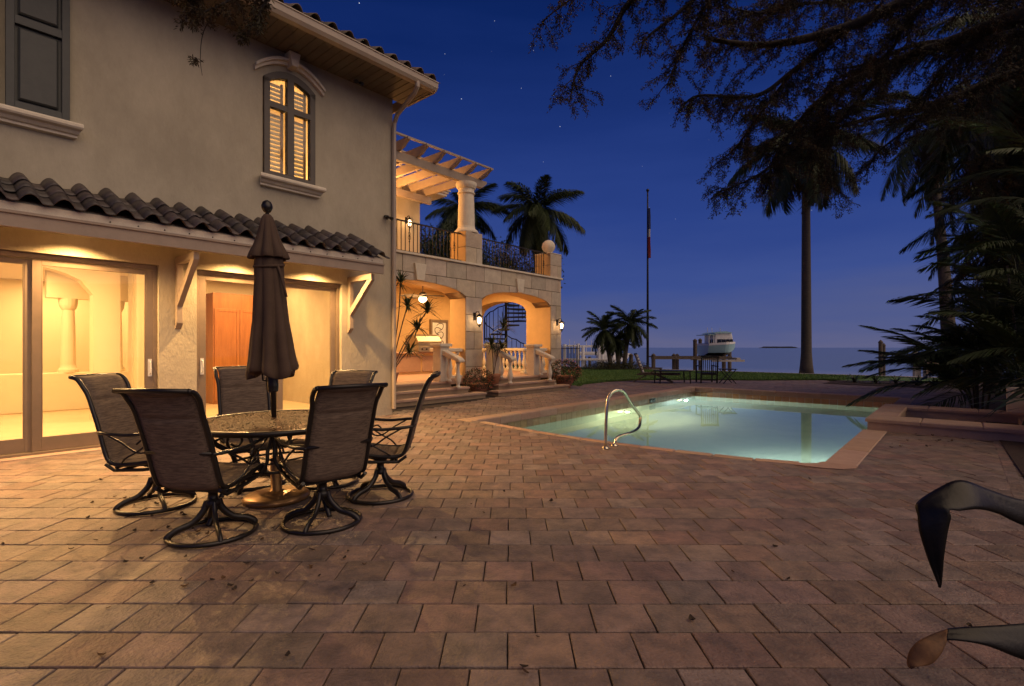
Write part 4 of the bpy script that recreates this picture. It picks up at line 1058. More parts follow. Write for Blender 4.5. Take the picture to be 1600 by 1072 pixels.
b.f += [((5)*n+k, (5)*n+(k+1) % n, (k+1) % n, k) for k in range(n)]
b.v = [(v[0]-1.94, v[1]+4.30, v[2]) for v in b.v]; b.build('table_rim', M['dark'], tb, 'W', smooth=True, fix=True)
me = None
for k in range(4):
    a = pi/4+k*pi/2+.25
    if me is None:
        b = MB(); b.tube(smooth_path([Vector((.60, 0, TZ-.03)), Vector((.55, 0, .60)), Vector((.42, 0, .50)), Vector((.40, 0, .36)), Vector((.50, 0, .20)), Vector((.56, 0, .08)), Vector((.60, 0, .0))]), .019, 8)
        b.tube(smooth_path([Vector((.55, 0, .62)), Vector((.40, 0, .66)), Vector((.34, 0, .60)), Vector((.38, 0, .55)), Vector((.43, 0, .58))]), .010, 6)
        ob = b.build('leg', M['dark'], tb, 'L', smooth=True); me = ob.data; ob.rotation_euler = (0, 0, a)
    else: piece('leg', me, tb, (0, 0, 0), (0, 0, a))
b = MB(); b.tube([Vector((.40*cos(2*pi*i/24), .40*sin(2*pi*i/24), .36)) for i in range(24)], .011, 6, closed=True)
for k in range(4):
    a = pi/4+k*pi/2+.25; b.bar((.40*cos(a), .40*sin(a), .36), (.06*cos(a), .06*sin(a), .36), .02, .012)
b.build('brace_ring', M['dark'], tb, 'L', smooth=True)
# ---- umbrella
UC = Vector((-2.045, 4.45, 0))
um = thing('patio_umbrella', 'closed dark brown canvas umbrella with ball finial standing through the table', 'umbrella', UC)
MB().tube([(0, 0, .05), (0, 0, 2.46)], .021, 12).build('pole', M['dark'], um, 'L', smooth=True)
b = MB(); b.lathe([(.26, 0), (.27, .012), (.27, .035), (.24, .06), (.08, .075), (.045, .09), (.04, .36), (.03, .38)], (0, 0, 0), 28); b.build('umbrella_base', mat('bronze_base', (.30, .17, .07), .35, metal=.6, col2=(.22, .12, .05), nscale=14), um, 'L', smooth=True)
b = MB(); b.lathe([(.022, .93), (.042, .94), (.046, .99), (.044, 1.06), (.034, 1.10), (.036, 1.14), (.022, 1.15)], (0, 0, 0), 12)
b.tube([(-.04, -.01, 1.03), (-.075, -.02, 1.04), (-.08, -.02, 1.12), (-.105, -.02, 1.13)], .008, 6); b.build('crank_housing', M['dark'], um, 'L')
b = MB(); b.lathe([(.012, 2.44), (.02, 2.47), (.015, 2.49), (.03, 2.50), (.045, 2.53), (.046, 2.555), (.035, 2.585), (.012, 2.60)], (0, 0, 0), 14); b.build('finial', M['dark'], um, 'L', smooth=True)
def folds(nf, amp, ph=0, sharp=1):
    def f(t, z): 
        q = abs(sin(nf*t/2+ph+.3*sin(z*3)))
        return 1-amp+amp*q**sharp+.06*sin(3*t+z*4)
    return f
def fl_main(t, z):
    k = min(1, max(0, (2.2-z)/.9)); q = abs(sin(4*t+.5+.25*sin(z*2.3))); return (1-.42*k+.42*k*q**.7)*(1+.05*sin(2*t+z*3))
b = MB(); prof = [(.05, 2.12), (.11, 2.10), (.115, 2.05), (.12, 1.9), (.135, 1.75), (.155, 1.55), (.18, 1.4), (.205, 1.22), (.225, 1.12), (.215, 1.085)]
fine = []
for (r0, z0), (r1, z1) in zip(prof[:-1], prof[1:]):
    for k in range(3): fine.append((r0+(r1-r0)*k/3, z0+(z1-z0)*k/3))
fine.append(prof[-1])
def fl_hem(t, z): return fl_main(t, z)
b.lathe(fine, (0, 0, 0), 96, fl_hem)
for i, v in enumerate(b.v):
    if v[2] < 1.3:
        t_ = atan2(v[1], v[0]); b.v[i] = (v[0], v[1], v[2]+(1.3-v[2])/.2*.035*sin(3*t_+1)-.0)
b.build('canopy', M['canopy'], um, 'L', smooth=True)
b = MB(); fine = [(.028, 2.475), (.046, 2.45), (.07, 2.36), (.096, 2.27), (.124, 2.2), (.15, 2.15), (.168, 2.10), (.16, 2.09), (.10, 2.12)]
b.lathe(fine, (0, 0, 0), 96, lambda t, z: 1-(.30*min(1, (2.48-z)/.3))*(1-abs(sin(4*t+.2))**.8)+.03*sin(2*t))
b.build('top_tier', M['canopy'], um, 'L', smooth=True)
b = MB(); b.tube([(.118*cos(2*pi*i/20)*1.0, .118*sin(2*pi*i/20), 2.03+.02*sin(2*pi*i/20)) for i in range(20)], .012, 6, closed=True)
b.tube([(.10, -.06, 2.03), (.12, -.05, 1.95), (.15, -.05, 1.82), (.16, -.04, 1.75)], .012, 6); b.build('tie_strap', M['canopy'], um, 'L', smooth=True)
um.rotation_euler = (0, radians(-1.9), 0)
# ---- swivel chairs
def make_chair():
    t = thing('swivel_chair', 'x', 'chair', (0, 0, 0), 0, 'swivel dining chairs round the patio table')
    ring = MB(); n = 40; ring.tube([(.275*cos(2*pi*i/n), .275*sin(2*pi*i/n), .018) for i in range(n)], .0165, 8, closed=True, flat=1)
    base = MB(); base.lathe([(.045, .20), (.05, .21), (.05, .24), (.035, .25), (.03, .30), (.05, .305), (.06, .32), (.05, .335), (.09, .34), (.09, .352)], (0, 0, 0), 16)
    ring.build('base_ring', M['dark'], t, 'L', smooth=True)
    base.build('swivel_hub', M['dark'], t, 'L', smooth=True)
    me = None
    for k in range(4):
        a = pi/4+k*pi/2
        if me is None:
            b = MB(); b.tube(smooth_path([Vector((.035, 0, .24)), Vector((.06, 0, .17)), Vector((.13, 0, .10)), Vector((.21, 0, .075)), Vector((.26, 0, .045)), Vector((.273, 0, .022))]), .016, 7, flat=1.5)
            ob = b.build('leg', M['dark'], t, 'L', smooth=True); me = ob.data; ob.rotation_euler = (0, 0, a)
        else: piece('leg', me, t, (0, 0, 0), (0, 0, a))
    # upper part (tilted as a whole by the rocker springs)
    prof = [(.27, .375), (.265, .405), (.235, .425), (.15, .42), (.0, .40), (-.14, .395), (-.215, .42), (-.25, .50), (-.275, .60), (-.305, .72), (-.34, .84), (-.375, .95), (-.405, 1.02), (-.445, 1.075), (-.50, 1.095)]
    W_ = .228
    def wz(z): return W_+(.012 if z > 1.0 else 0)
    for s_ in (-1, 1):
        b = MB(); b.tube(smooth_path([Vector((s_*wz(z), y, z)) for y, z in prof], 3), .0165, 8); b.build('side_rail', M['dark'], t, 'L', smooth=True)
    for q in ([(-wz(1.2), -.50, 1.095), (0, -.507, 1.098), (wz(1.2), -.50, 1.095)], [(-W_, .265, .39), (W_, .265, .39)], [(-W_, -.30, .66), (W_, -.30, .66)], [(-W_, -.16, .375), (W_, -.16, .375)]):
        MB().tube(q, .0145, 8).build('cross_rail', M['dark'], t, 'L', smooth=True)
    # sling: padded fabric with seams
    def sling(pr, nm, seams):
        sp_ = smooth_path([Vector((0, y, z)) for y, z in pr], 8); N = len(sp_); nx = 12; vs = []; L = [0]
        for i in range(1, N): L.append(L[-1]+(sp_[i]-sp_[i-1]).length)
        for side in (1, -1):
            for i, p in enumerate(sp_):
                d = (sp_[min(i+1, N-1)]-sp_[max(i-1, 0)]).normalized(); nr = Vector((0, -d.z, d.y))
                if nr.z < 0 and abs(nr.z) > .3: nr = -nr
                if abs(nr.z) <= .3 and nr.y < 0: nr = -nr
                q = L[i]/L[-1]; pad = .017*(1-.75*max(math.exp(-((q-s_)/.018)**2) for s_ in seams+[0, 1]))
                for k in range(nx+1):
                    x = -1+2*k/nx; e = (1-abs(x)**6); vs.append(Vector((x*(W_-.012), 0, 0))+p+nr*side*(pad*e+.003)-nr*.010*(1-x*x))
        fs = []; o2 = N*(nx+1)
        for i in range(N-1):
            for k in range(nx):
                a = i*(nx+1)+k; fs += [(a, a+1, a+nx+2, a+nx+1), (o2+a+nx+1, o2+a+nx+2, o2+a+1, o2+a)]
        for i in range(N-1): a = i*(nx+1); fs += [(a, a+nx+1, o2+a+nx+1, o2+a), (a+nx, o2+a+nx, o2+a+2*nx+1, a+2*nx+1)]
        for k in range(nx): fs += [(k, o2+k, o2+k+1, k+1), (o2-nx-1+k, o2-nx+k, 2*o2-nx+k, 2*o2-nx-1+k)]
        MB().add(vs, fs).build(nm, M['sling'], t, 'L', smooth=True, fix=True)
    sling(prof[1:6], 'seat', [.5]); sling(prof[5:], 'backrest', [.70])
    # arms with scroll braces
    for s_ in (-1, 1):
        b = MB(); x = s_*(W_+.045)
        b.tube(smooth_path([Vector((s_*W_, -.30, .655)), Vector((x, -.22, .65)), Vector((x+s_*.01, -.05, .635)), Vector((x+s_*.015, .12, .645)), Vector((x+s_*.015, .22, .655)), Vector((x+s_*.01, .275, .63)), Vector((x, .275, .585)), Vector((x, .235, .52)), Vector((x, .225, .45)), Vector((s_*W_, .20, .37))], 4), .0135, 7)
        b.tube([(x+s_*.015, .22, .655), (x+s_*.015, .30, .652), (x+s_*.015, .315, .635)], [.0135, .017, .010], 7)
        b.build('arm', M['dark'], t, 'L', smooth=True)
        b = MB(); b.tube(smooth_path([Vector((x, -.20, .64)), Vector((x, -.08, .57)), Vector((x, .02, .50)), Vector((x, .10, .50)), Vector((x, .12, .56)), Vector((x, .07, .59)), Vector((x, .03, .56))], 4), .008, 6)
        b.tube(smooth_path([Vector((x, .24, .63)), Vector((x, .15, .58)), Vector((x, .03, .50)), Vector((x, -.06, .45)), Vector((s_*W_, -.12, .40))], 4), .008, 6)
        b.build('scroll_brace', M['dark'], t, 'L', smooth=True)
    b = MB()
    for s_ in (-1, 1):
        b.tube([(s_*(W_+.0), .22, .37), (s_*W_, .05, .352), (s_*W_, -.18, .352), (s_*W_, -.245, .40)], .014, 7)
    for y in (-.12, .13): b.bar((-W_, y, .352), (W_, y, .352), .035, .018)
    b.box(-.10, .10, -.13, .14, .353, .372); b.build('under_frame', M['dark'], t, 'L')
    return t
ch0 = make_chair()
UP = {'side_rail', 'cross_rail', 'seat', 'backrest', 'arm', 'scroll_brace', 'under_frame'}
ups = [c for c in CH[ch0] if c.name.split('.')[0] in UP]
CT = Vector((-1.94, 4.30, 0))
seats = [(-2.97, 4.28, (1, .02), -1, 'leftmost swivel chair in profile by the sliding door with its back to the left'),
         (-2.12, 3.63, (.10, 1), -4, 'front left swivel chair with its back to the viewer, nearest the camera'),
         (-2.50, 4.95, (.66, -.75), 2, 'swivel chair behind the table to the left of the umbrella, facing the viewer'),
         (-1.43, 3.86, (-.66, .75), -4, 'front right swivel chair whose tall back hides the right side of the table'),
         (-1.17, 4.55, (-1, -.12), -1, 'rightmost swivel chair in profile nearest the pool'),
         (-1.80, 5.00, (-.2, -.95), -4, 'farthest swivel chair mostly hidden behind the front right chair')]
for i, (x, y, f, tilt, lab) in enumerate(seats):
    fx, fy = f if f else (CT.x-x, CT.y-y)
    rz = atan2(fy, fx)-pi/2
    if i == 0: r = ch0; r.location = (x, y, 0); r.rotation_euler = (0, 0, rz)
    else: r = dup(ch0, (x, y, 0), rz)
    r['label'] = lab
    for c in CH[r]:
        if c.name.split('.')[0] in UP:
            an = radians(tilt)           # rock about x axis at z=.34
            c.rotation_euler = (-an*1.0, 0, 0); pv = Vector((0, 0, .34)); c.location = pv-Matrix.Rotation(-an, 3, 'X') @ pv
# ============================================================ garden furniture at the far end
t = thing('slatted_chair', 'dark slatted high back garden chair facing the sea beyond the pool', 'chair', (7.30, 19.2, 0), -.05)
b = MB()
for s_ in (-.29, .29): MB().bar((s_, -.25, 0), (s_, -.36, 1.0), .045, .045).build('rear_leg', M['iron'], t, 'L'); MB().bar((s_, .3, 0), (s_, .3, .62), .045, .045).build('front_leg', M['iron'], t, 'L'); MB().bar((s_*1.02, -.34, .62), (s_*1.02, .34, .64), .06, .03).build('arm', M['iron'], t, 'L')
MB().bar((-.33, -.36, .98), (.33, -.36, .98), .05, .09).build('top_rail', M['iron'], t, 'L')
MB().bar((-.29, -.28, .34), (.29, -.28, .34), .04, .07).build('back_rail', M['iron'], t, 'L')
for i in range(7):
    x = -.225+i*.075; MB().bar((x, -.28, .36), (x, -.355, .95), .022, .016).build('slat', M['iron'], t, 'L')
for i in range(5): MB().box(-.29, .29, -.26+i*.12, -.16+i*.12, .36, .38).build('seat_slat', M['iron'], t, 'L')
MB().bar((-.29, -.26, .12), (.29, -.26, .12), .03, .05).build('stretcher', M['iron'], t, 'L')
t = thing('folding_table', 'small dark folding table with crossed legs beside the slatted chair', 'table', (7.92, 18.8, 0))
MB().box(-.26, .26, -.22, .22, .51, .54).build('tabletop', M['iron'], t, 'L', bevel=.006)
for y in (-.18, .18):
    MB().bar((-.24, y, 0), (.22, y, .51), .035, .022).build('leg', M['iron'], t, 'L'); MB().bar((.24, y+.025, 0), (-.22, y+.025, .51), .035, .022).build('leg', M['iron'], t, 'L')
t = thing('deck_lounger', 'weathered wooden deck chair with raised slatted back on the lawn edge', 'lounger', (5.35, 19.5, 0), -.35)
for s_ in (-.3, .3):
    MB().bar((-.55, s_, .30), (1.0, s_, .32), .05, .05).build('side_rail', M['greywood'], t, 'L')
    MB().bar((-.35, s_, .32), (-.62, s_, 1.05), .05, .05).build('back_rail', M['greywood'], t, 'L')
    MB().bar((-.7, s_*.9, 0), (.1, s_*.9, .45), .04, .04).build('leg', M['greywood'], t, 'L'); MB().bar((.75, s_*.9, 0), (.1, s_*.9, .33), .04, .04).build('leg', M['greywood'], t, 'L')
    MB().bar((-.45, s_*1.1, .55), (.35, s_*1.1, .53), .07, .03).build('arm', M['greywood'], t, 'L'); MB().bar((.3, s_*1.1, .3), (.3, s_*1.1, .53), .04, .04).build('arm_post', M['greywood'], t, 'L')
for i in range(13): MB().box(-.35+i*.105, -.27+i*.105, -.28, .28, .345, .365).build('seat_slat', M['greywood'], t, 'L')
for i in range(6): 
    q = .08+i*.16; MB().bar((-.33-.27*q, -.28, .36+.73*q), (-.33-.27*q, .28, .36+.73*q), .02, .09, up=(-.3, 0, .8)).build('back_slat', M['dock'], t, 'L')
MB().bar((-.63, -.33, 1.06), (-.63, .33, 1.06), .05, .08).build('head_rail', M['iron'], t, 'L')
t = thing('low_garden_table', 'low dark metal garden table between the deck chair and the slatted chair', 'table', (5.95, 19.0, 0), .1)
MB().box(-.62, .62, -.3, .3, .44, .47).build('tabletop', M['iron'], t, 'L')
for x in (-.58, .58):
    for y in (-.26, .26): MB().bar((x, y, 0), (x*.96, y, .44), .035, .035).build('leg', M['iron'], t, 'L')
MB().box(-.55, -.15, -.2, .2, .12, .16).build('shelf', M['iron'], t, 'L')
# ---- flower pots
def pot(p, s, lab, seed):
    t = thing('flower_pot', lab, 'flower pot', p)
    b = MB(); b.lathe([(.17*s, 0), (.20*s, .02*s), (.19*s, .05*s), (.28*s, .18*s), (.31*s, .28*s), (.30*s, .31*s), (.34*s, .33*s), (.34*s, .38*s), (.30*s, .385*s), (.28*s, .33*s)], (0, 0, 0), 24); b.build('pot', M['terracotta'], t, 'L', smooth=True)
    random.seed(seed)
    for nm, m, k, L in (('foliage', M['pleaf'], 1500, .07), ('flowers', M['flower'], 650, .045)):
        b = MB()
        for i in range(k):
            d = Vector((random.gauss(0, 1), random.gauss(0, 1), random.gauss(.1, .75))).normalized(); r = (.36+.10*random.random()+(.06 if nm == 'flowers' else 0))*s
            p_ = Vector((d.x*r*1.05, d.y*r*1.05, .50*s+d.z*r*.8)); 
            if p_.z < .22*s: p_.z = .22*s+random.random()*.1
            b.leaf(p_, d+Vector((random.gauss(0, .6), random.gauss(0, .6), random.gauss(0, .5))), (random.gauss(0, .5), random.gauss(0, .5), 1), L*s*random.uniform(.7, 1.4), L*.5*s, .2)
        o = b.build(nm, m, t, 'L'); o['kind'] = 'stuff'
pot(Hh(10.05, 10.02, 0), .85, 'round terracotta pot of dark red foliage between the two flights of steps', 3)
pot(Hh(13.75, 9.75, 0), 1.05, 'large pot overflowing with pink flowers at the outer corner of the right steps', 4)
# ---- dracaena in pots
def strapleaf(b, o, d, L, w, droop, n=5):
    d = Vector(d).normalized(); o = Vector(o); vs = []; r = d.cross(Vector((0, 0, 1)))
    if r.length < .05: r = Vector((1, 0, 0))
    r.normalize(); 
    for i in range(n+1):
        q = i/n; p = o+d*L*q-Vector((0, 0, 1))*droop*L*q*q; ww = w*(.55+.9*q if q < .35 else 1.0*(1-((q-.35)/.65)**1.7))/1+.0008
        vs += [p-r*ww/2, p+r*ww/2]
    b.add(vs, [(2*i, 2*i+1, 2*i+3, 2*i+2) for i in range(n)])
def dracaena(p, stems, lab, seed, potm=None):
    random.seed(seed); t = thing('dracaena_plant', lab, 'plant', p)
    MB().lathe([(.14, 0), (.19, .22), (.21, .28), (.17, .28), (.16, .24)], (0, 0, 0), 18).build('pot', M['terracotta'], t, 'L', smooth=True)
    for pts in stems:
        pts = [Vector(q) for q in pts]
        MB().tube(smooth_path([Vector((0, 0, .2))]+pts), .014, 6).build('stem', M['greywood'], t, 'L', smooth=True)
        b = MB(); e = pts[-1]
        for i in range(64):
            a = random.uniform(0, 2*pi); el = random.uniform(-.25, 1.3); strapleaf(b, e+Vector((0, 0, random.uniform(-.10, .03))), (cos(a)*cos(el), sin(a)*cos(el), sin(el)), random.uniform(.30, .52), .034, random.uniform(.1, .5))
        b.build('leaf_tuft', M['frond'], t, 'L')
q0 = Vector((-2.86, 12.0, .45))
def rel(x, y, d, q): return P(x, y, d)-q
dracaena(q0, [[rel(628, 560, 12.3, q0), rel(640, 548, 12.3, q0)], [rel(630, 540, 12.3, q0), rel(652, 512, 12.3, q0)], [rel(640, 530, 12.2, q0), rel(668, 484, 12.2, q0)], [rel(625, 520, 12.3, q0), rel(637, 476, 12.3, q0)], [rel(622, 500, 12.2, q0), rel(626, 440, 12.2, q0)]], 'tall dracaena with spiky leaf tufts beside the house corner at the left arch', 4)
q1 = Vector((-.52, 14.4, .30))
dracaena(q1, [[rel(770, 560, 14.4, q1), rel(768, 538, 14.4, q1)], [rel(776, 560, 14.4, q1), rel(784, 541, 14.4, q1)], [rel(779, 540, 14.2, q1), rel(787, 508, 14.2, q1)]], 'potted dracaena with pale spiky tufts on the right steps', 5)
# ============================================================ palms
def frond_mesh(seed, L=2.6, n=46, ll=.62, droop=.55, hang=.5, mat_='frond', w=.035, plume=0):
    random.seed(seed); b = MB(); pts = []
    for i in range(n+1):
        q = i/n; pts.append(Vector((L*(q-.12*q*q), 0, L*(.10*q-droop*q*q))))
    b.tube(pts[::5]+[pts[-1]], [.022*(1-.9*i/(len(pts[::5]))) for i in range(len(pts[::5])+1)], 4)
    for i in range(5, n+1):
        q = i/n; d = (pts[i]-pts[i-1]).normalized(); env = sin(pi*min(1, .18+q*.80))**.6
        for s_ in (-1, 1):
            for rep in range(1+plume):
                l = ll*env*random.uniform(.85, 1.12); an = radians(random.uniform(38, 58)-20*q)
                side = Vector((0, s_, 0)); dirv = (d*cos(an)+side*sin(an)+Vector((0, 0, random.uniform(.0, .25)+plume*random.uniform(-.4, .5)))).normalized()
                p = pts[i]; m1 = p+dirv*l*.5-Vector((0, 0, hang*.28*l)); e = p+dirv*l*.88-Vector((0, 0, hang*l*1.0))
                r = dirv.cross(Vector((0, 0, 1))).normalized()*w/2
                k = len(b.v); b.v += [tuple(p-r*.5), tuple(p+r*.5), tuple(m1+r), tuple(m1-r), tuple(e)]; b.f += [(k, k+1, k+2, k+3), (k+3, k+2, k+4)]
    me = bpy.data.meshes.new('frond'); me.from_pydata([tuple(v) for v in b.v], [], b.f); me.materials.append(M[mat_]); return me
FR = {'royal': [frond_mesh(i, 3.1, 70, .95, .62, .85, w=.045, plume=1) for i in range(3)],
      'pygmy': [frond_mesh(10+i, 1.35, 44, .42, .62, .5, w=.03, plume=1) for i in range(3)],
      'queen': [frond_mesh(20+i, 3.2, 70, .62, .55, .75, w=.028, plume=1) for i in range(3)],
      'dry': [frond_mesh(30+i, 2.6, 44, .6, .8, .9, 'frondd', w=.04, plume=1) for i in range(2)],
      'areca': [frond_mesh(40+i, 2.3, 44, .66, .62, .42, w=.036, plume=0) for i in range(3)]}
FR['dryq'] = FR['dry']
def palm(base, top, r0, r1, kind, nf, lab, seed, els=(-50, 75), scale=1, dry=0, group=None, shaft=0, spear=True, bulge=0):
    random.seed(seed); t = thing('palm_tree', lab, 'palm tree', base, 0, group); base = Vector(base); top = Vector(top)-base
    mid = top*.5+Vector((top.x*-.12, top.y*-.1, 0)); pts = smooth_path([Vector((0, 0, -.05)), mid, top], 8); n = len(pts)
    rr = [r0+(r1-r0)*min(1, i/(n-1)*1.4)+bulge*max(0, 1-i/(n-1)*9) for i in range(n)]
    MB().tube(pts, rr, 14).build('trunk', M['palmtrunk'], t, 'L', smooth=True)
    e = top
    if shaft:
        MB().tube([e-Vector((0, 0, .05)), e+Vector((0, 0, shaft*.5)), e+Vector((0, 0, shaft))], [r1*1.25, r1*1.1, r1*.5], 12).build('crownshaft', M['frond'], t, 'L', smooth=True); e = e+Vector((0, 0, shaft*.9))
    if spear: MB().tube([e, e+Vector((.02, 0, 1.25*scale))], [.05*scale, .008], 6).build('spear_leaf', M['frond'], t, 'L')
    for i in range(nf):
        a = i*2.39996+random.uniform(-.2, .2); q = (i+.5)/nf; el = radians(els[0]+(els[1]-els[0])*q+random.uniform(-6, 6))
        s_ = scale*random.uniform(.85, 1.1)
        piece('frond', random.choice(FR[kind]), t, e+Vector((0, 0, random.uniform(-.08, .05))), (random.uniform(-.25, .25), -el, a), (s_, s_, s_))
    for i in range(dry):
        a = i*2.39996+1; s_ = scale*random.uniform(.7, 1)
        piece('dry_frond', random.choice(FR['dry']), t, e-Vector((0, 0, .1)), (random.uniform(-.3, .3), radians(random.uniform(30, 65)), a), (s_, s_, s_))
    return t
def G(x, y, z=0): d = (1.32-z)*800/(y-543); return Vector(((x-800)/800*d, d, z))
# royal palm beyond the lawn (tall grey trunk right of centre)
palm(G(1260, 583), P(1259, 218, 26.4), .26, .19, 'royal', 20, 'tall royal palm with smooth grey trunk standing alone by the seawall', 3, (-60, 62), 1.2, 14, bulge=.09, spear=False)
# behind the loggia
palm((1.35*26/26-.35+.3, 26, 0), P(840, 345, 26), .22, .15, 'royal', 24, 'royal palm with upright spear leaf behind the balcony corner', 5, (-62, 62), .82, 2, shaft=.6)
palm(Vector(((722-800)/800*27, 27, 0)), P(724, 340, 27), .2, .14, 'royal', 20, 'second royal palm partly hidden by the balcony column', 6, (-60, 62), .74, 1, shaft=.5)
# trio at the seawall
for i, (x0, y0, x1, y1, s_, lab) in enumerate([(955, 577, 943, 516, 1.0, 'left pygmy date palm of the seawall cluster, leaning left'), (967, 577, 963, 534, .72, 'short middle pygmy date palm of the seawall cluster'), (975, 577, 984, 506, 1.06, 'tallest right pygmy date palm of the seawall cluster')]):
    b0 = G(x0, y0); palm(b0, P(x1, y1, b0.y), .12, .15, 'pygmy', 26, lab, 20+i, (-50, 80), s_*1.08, 0, group='pygmy date palms by the seawall', spear=False)
# queen palms at the right
b0 = G(1487, 594); palm(b0, P(1452, 205, b0.y+1), .30, .14, 'queen', 17, 'queen palm with leaning trunk behind the spa at the right', 31, (-60, 70), 1.05, 5, group='queen palms at the right edge', spear=False, bulge=.10)
palm(Vector((13.6, 14.5, 0)), P(1545, 190, 14.6), .17, .12, 'queen', 17, 'queen palm rising from the dark planting at the right edge', 32, (-62, 70), .95, 5, group='queen palms at the right edge')
palm(Vector((10.9, 10.4, 0)), P(1600, 60, 10.6), .16, .12, 'queen', 20, 'nearest queen palm with crown in the top right corner', 33, (-62, 60), 1.0, 6, group='queen palms at the right edge')
palm(Vector((13.4, 13.2, 0)), P(1592, 330, 13.3), .15, .11, 'queen', 22, 'shorter queen palm half way up the dark right edge', 34, (-65, 60), .85, 6, group='queen palms at the right edge')
palm(Vector((12.2, 11.4, 0)), P(1618, 215, 11.5), .15, .11, 'queen', 24, 'queen palm leaning over the right edge below the nearest crown', 35, (-65, 60), .85, 8, group='queen palms at the right edge')
# clumping areca palms: arching fronds from the ground
def areca(p, nf, s, lab, seed, az=(0, 2*pi), els=(25, 85), H=1.6):
    random.seed(seed); t = thing('areca_palm', lab, 'palm', p, 0, 'areca palms in the planting bed')
    for k in range(6):
        a = random.uniform(0, 2*pi); MB().tube([(0.12*cos(a), .12*sin(a), 0), (.2*cos(a), .2*sin(a), H*.5), (.35*cos(a), .35*sin(a), H)], [.024, .02, .014], 6).build('cane', M['palmtrunk'], t, 'L', smooth=True)
    for i in range(nf):
        a = random.uniform(*az); el = radians(random.uniform(*els)); s_ = s*random.uniform(.8, 1.15); h = H*random.uniform(.08, 1.1)
        piece('frond', random.choice(FR['areca']), t, (.25*cos(a), .25*sin(a), h), (random.uniform(-.5, .5), -el, a), (s_, s_, s_))
areca((10.05, 11.0, 0), 34, .85, 'low areca palm clump behind the spa fountain wall', 41, els=(5, 80), H=1.3)
areca((14.0, 14.8, 0), 30, .95, 'areca palm clump right of the leaning palm trunk', 42, els=(10, 80), H=2.2)
areca((9.9, 9.8, 0), 46, .78, 'areca palm clump at the right edge above the spa wall', 43, els=(15, 85), H=2.9)
areca((10.0, 9.3, 0), 46, .88, 'tallest areca palm clump filling the right edge', 44, els=(15, 85), H=4.6)
areca((12.5, 11.6, 0), 40, .95, 'areca palm clump between the two rear palm trunks', 45, els=(10, 80), H=3.4)
# ---- broad strap leaved plants by the spa
def strap_plant(p, n, L, w, lab, seed, az, els, droop=.5, mt='strap', H=.1, group='strap leaved plants along the bed'):
    random.seed(seed); t = thing('strap_leaf_plant', lab, 'plant', p, 0, group)
    MB().tube([(0, 0, 0), (0, 0, H+.1)], [.06, .04], 8).build('stem', M['bark'], t, 'L')
    for i in range(n):
        a = random.uniform(*az); el = radians(random.uniform(*els)); b = MB()
        l = L*random.uniform(.7, 1.15); strapleaf(b, (0, 0, H*random.uniform(.6, 1.1)), (cos(a)*cos(el), sin(a)*cos(el), sin(el)), l, w*random.uniform(.8, 1.2), droop*random.uniform(.6, 1.3), 8)
        b.build('leaf', M[mt], t, 'L')
strap_plant((7.45, 6.75, 0), 60, 1.35, .085, 'broad leaved clump nearest the right edge beside the spa wall', 51, (0, 2*pi), (10, 80), .75, H=.45)
strap_plant((8.6, 8.0, 0), 60, 1.35, .09, 'broad leaved clump hanging over the spa fountain wall', 52, (0, 2*pi), (10, 75), .6, H=.7)
strap_plant((10.0, 9.6, 0), 36, 1.3, .09, 'tall broad leaved clump behind the spa fountain wall', 53, (0, 2*pi), (15, 80), .6, H=.8)
for i, (x, y) in enumerate([(1335, 598), (1368, 600), (1400, 600), (1432, 603), (1460, 605), (1500, 607)]):
    strap_plant(G(x, y), 40, .62, .045, ['low tufted plant at the left end of the far bed', 'second low tufted plant from the left in the far bed', 'low tufted plant before the twin mooring posts', 'low tufted plant left of the small davit', 'low tufted plant before the pale boat ramp', 'low tufted plant at the foot of the leaning palm'][i], 60+i, (0, 2*pi), (10, 70), .5, H=.05, group='low tufted plants in the far bed')
# ---- near dark leaves at the right edge
np_ = thing('broad_leaf_plant', 'dark wilted broad leaves reaching in from the right edge in the foreground', 'plant', (2.35, 1.75, 0))
MB().tube(smooth_path([Vector((0, 0, 0)), Vector((-.02, 0, .5)), Vector((-.08, -.04, .98))]), [.05]*11, 10).build('stem', M['bark'], np_, 'L', smooth=True)
def ribbon(edges, nm, m, thick=.004, sub=5, crease=.25):
    A_ = smooth_path([P(*e[0]) for e in edges], sub); B_ = smooth_path([P(*e[1]) for e in edges], sub); n = len(A_); vs = []; nx = 8
    for i in range(n):
        d = (B_[i]-A_[i]); tg = (A_[min(i+1, n-1)]-A_[max(i-1, 0)]); nr = d.cross(tg)
        nr = nr.normalized() if nr.length > 1e-7 else Vector((0, -1, 0))
        for k in range(nx+1):
            q = k/nx; vs.append(A_[i]+d*q+nr*crease*d.length*(abs(q-.5)*2-1)*.35+nr*.0015*sin(q*40))
    N = len(vs); fs = [(i*(nx+1)+k, i*(nx+1)+k+1, (i+1)*(nx+1)+k+1, (i+1)*(nx+1)+k) for i in range(n-1) for k in range(nx)]
    o = MB().add(vs, fs).build(nm, m, np_, 'W', smooth=True)
    md = o.modifiers.new('solid', 'SOLIDIFY'); md.thickness = thick
    return o
D1 = 1.62
stp = 2.27/ (1.75)
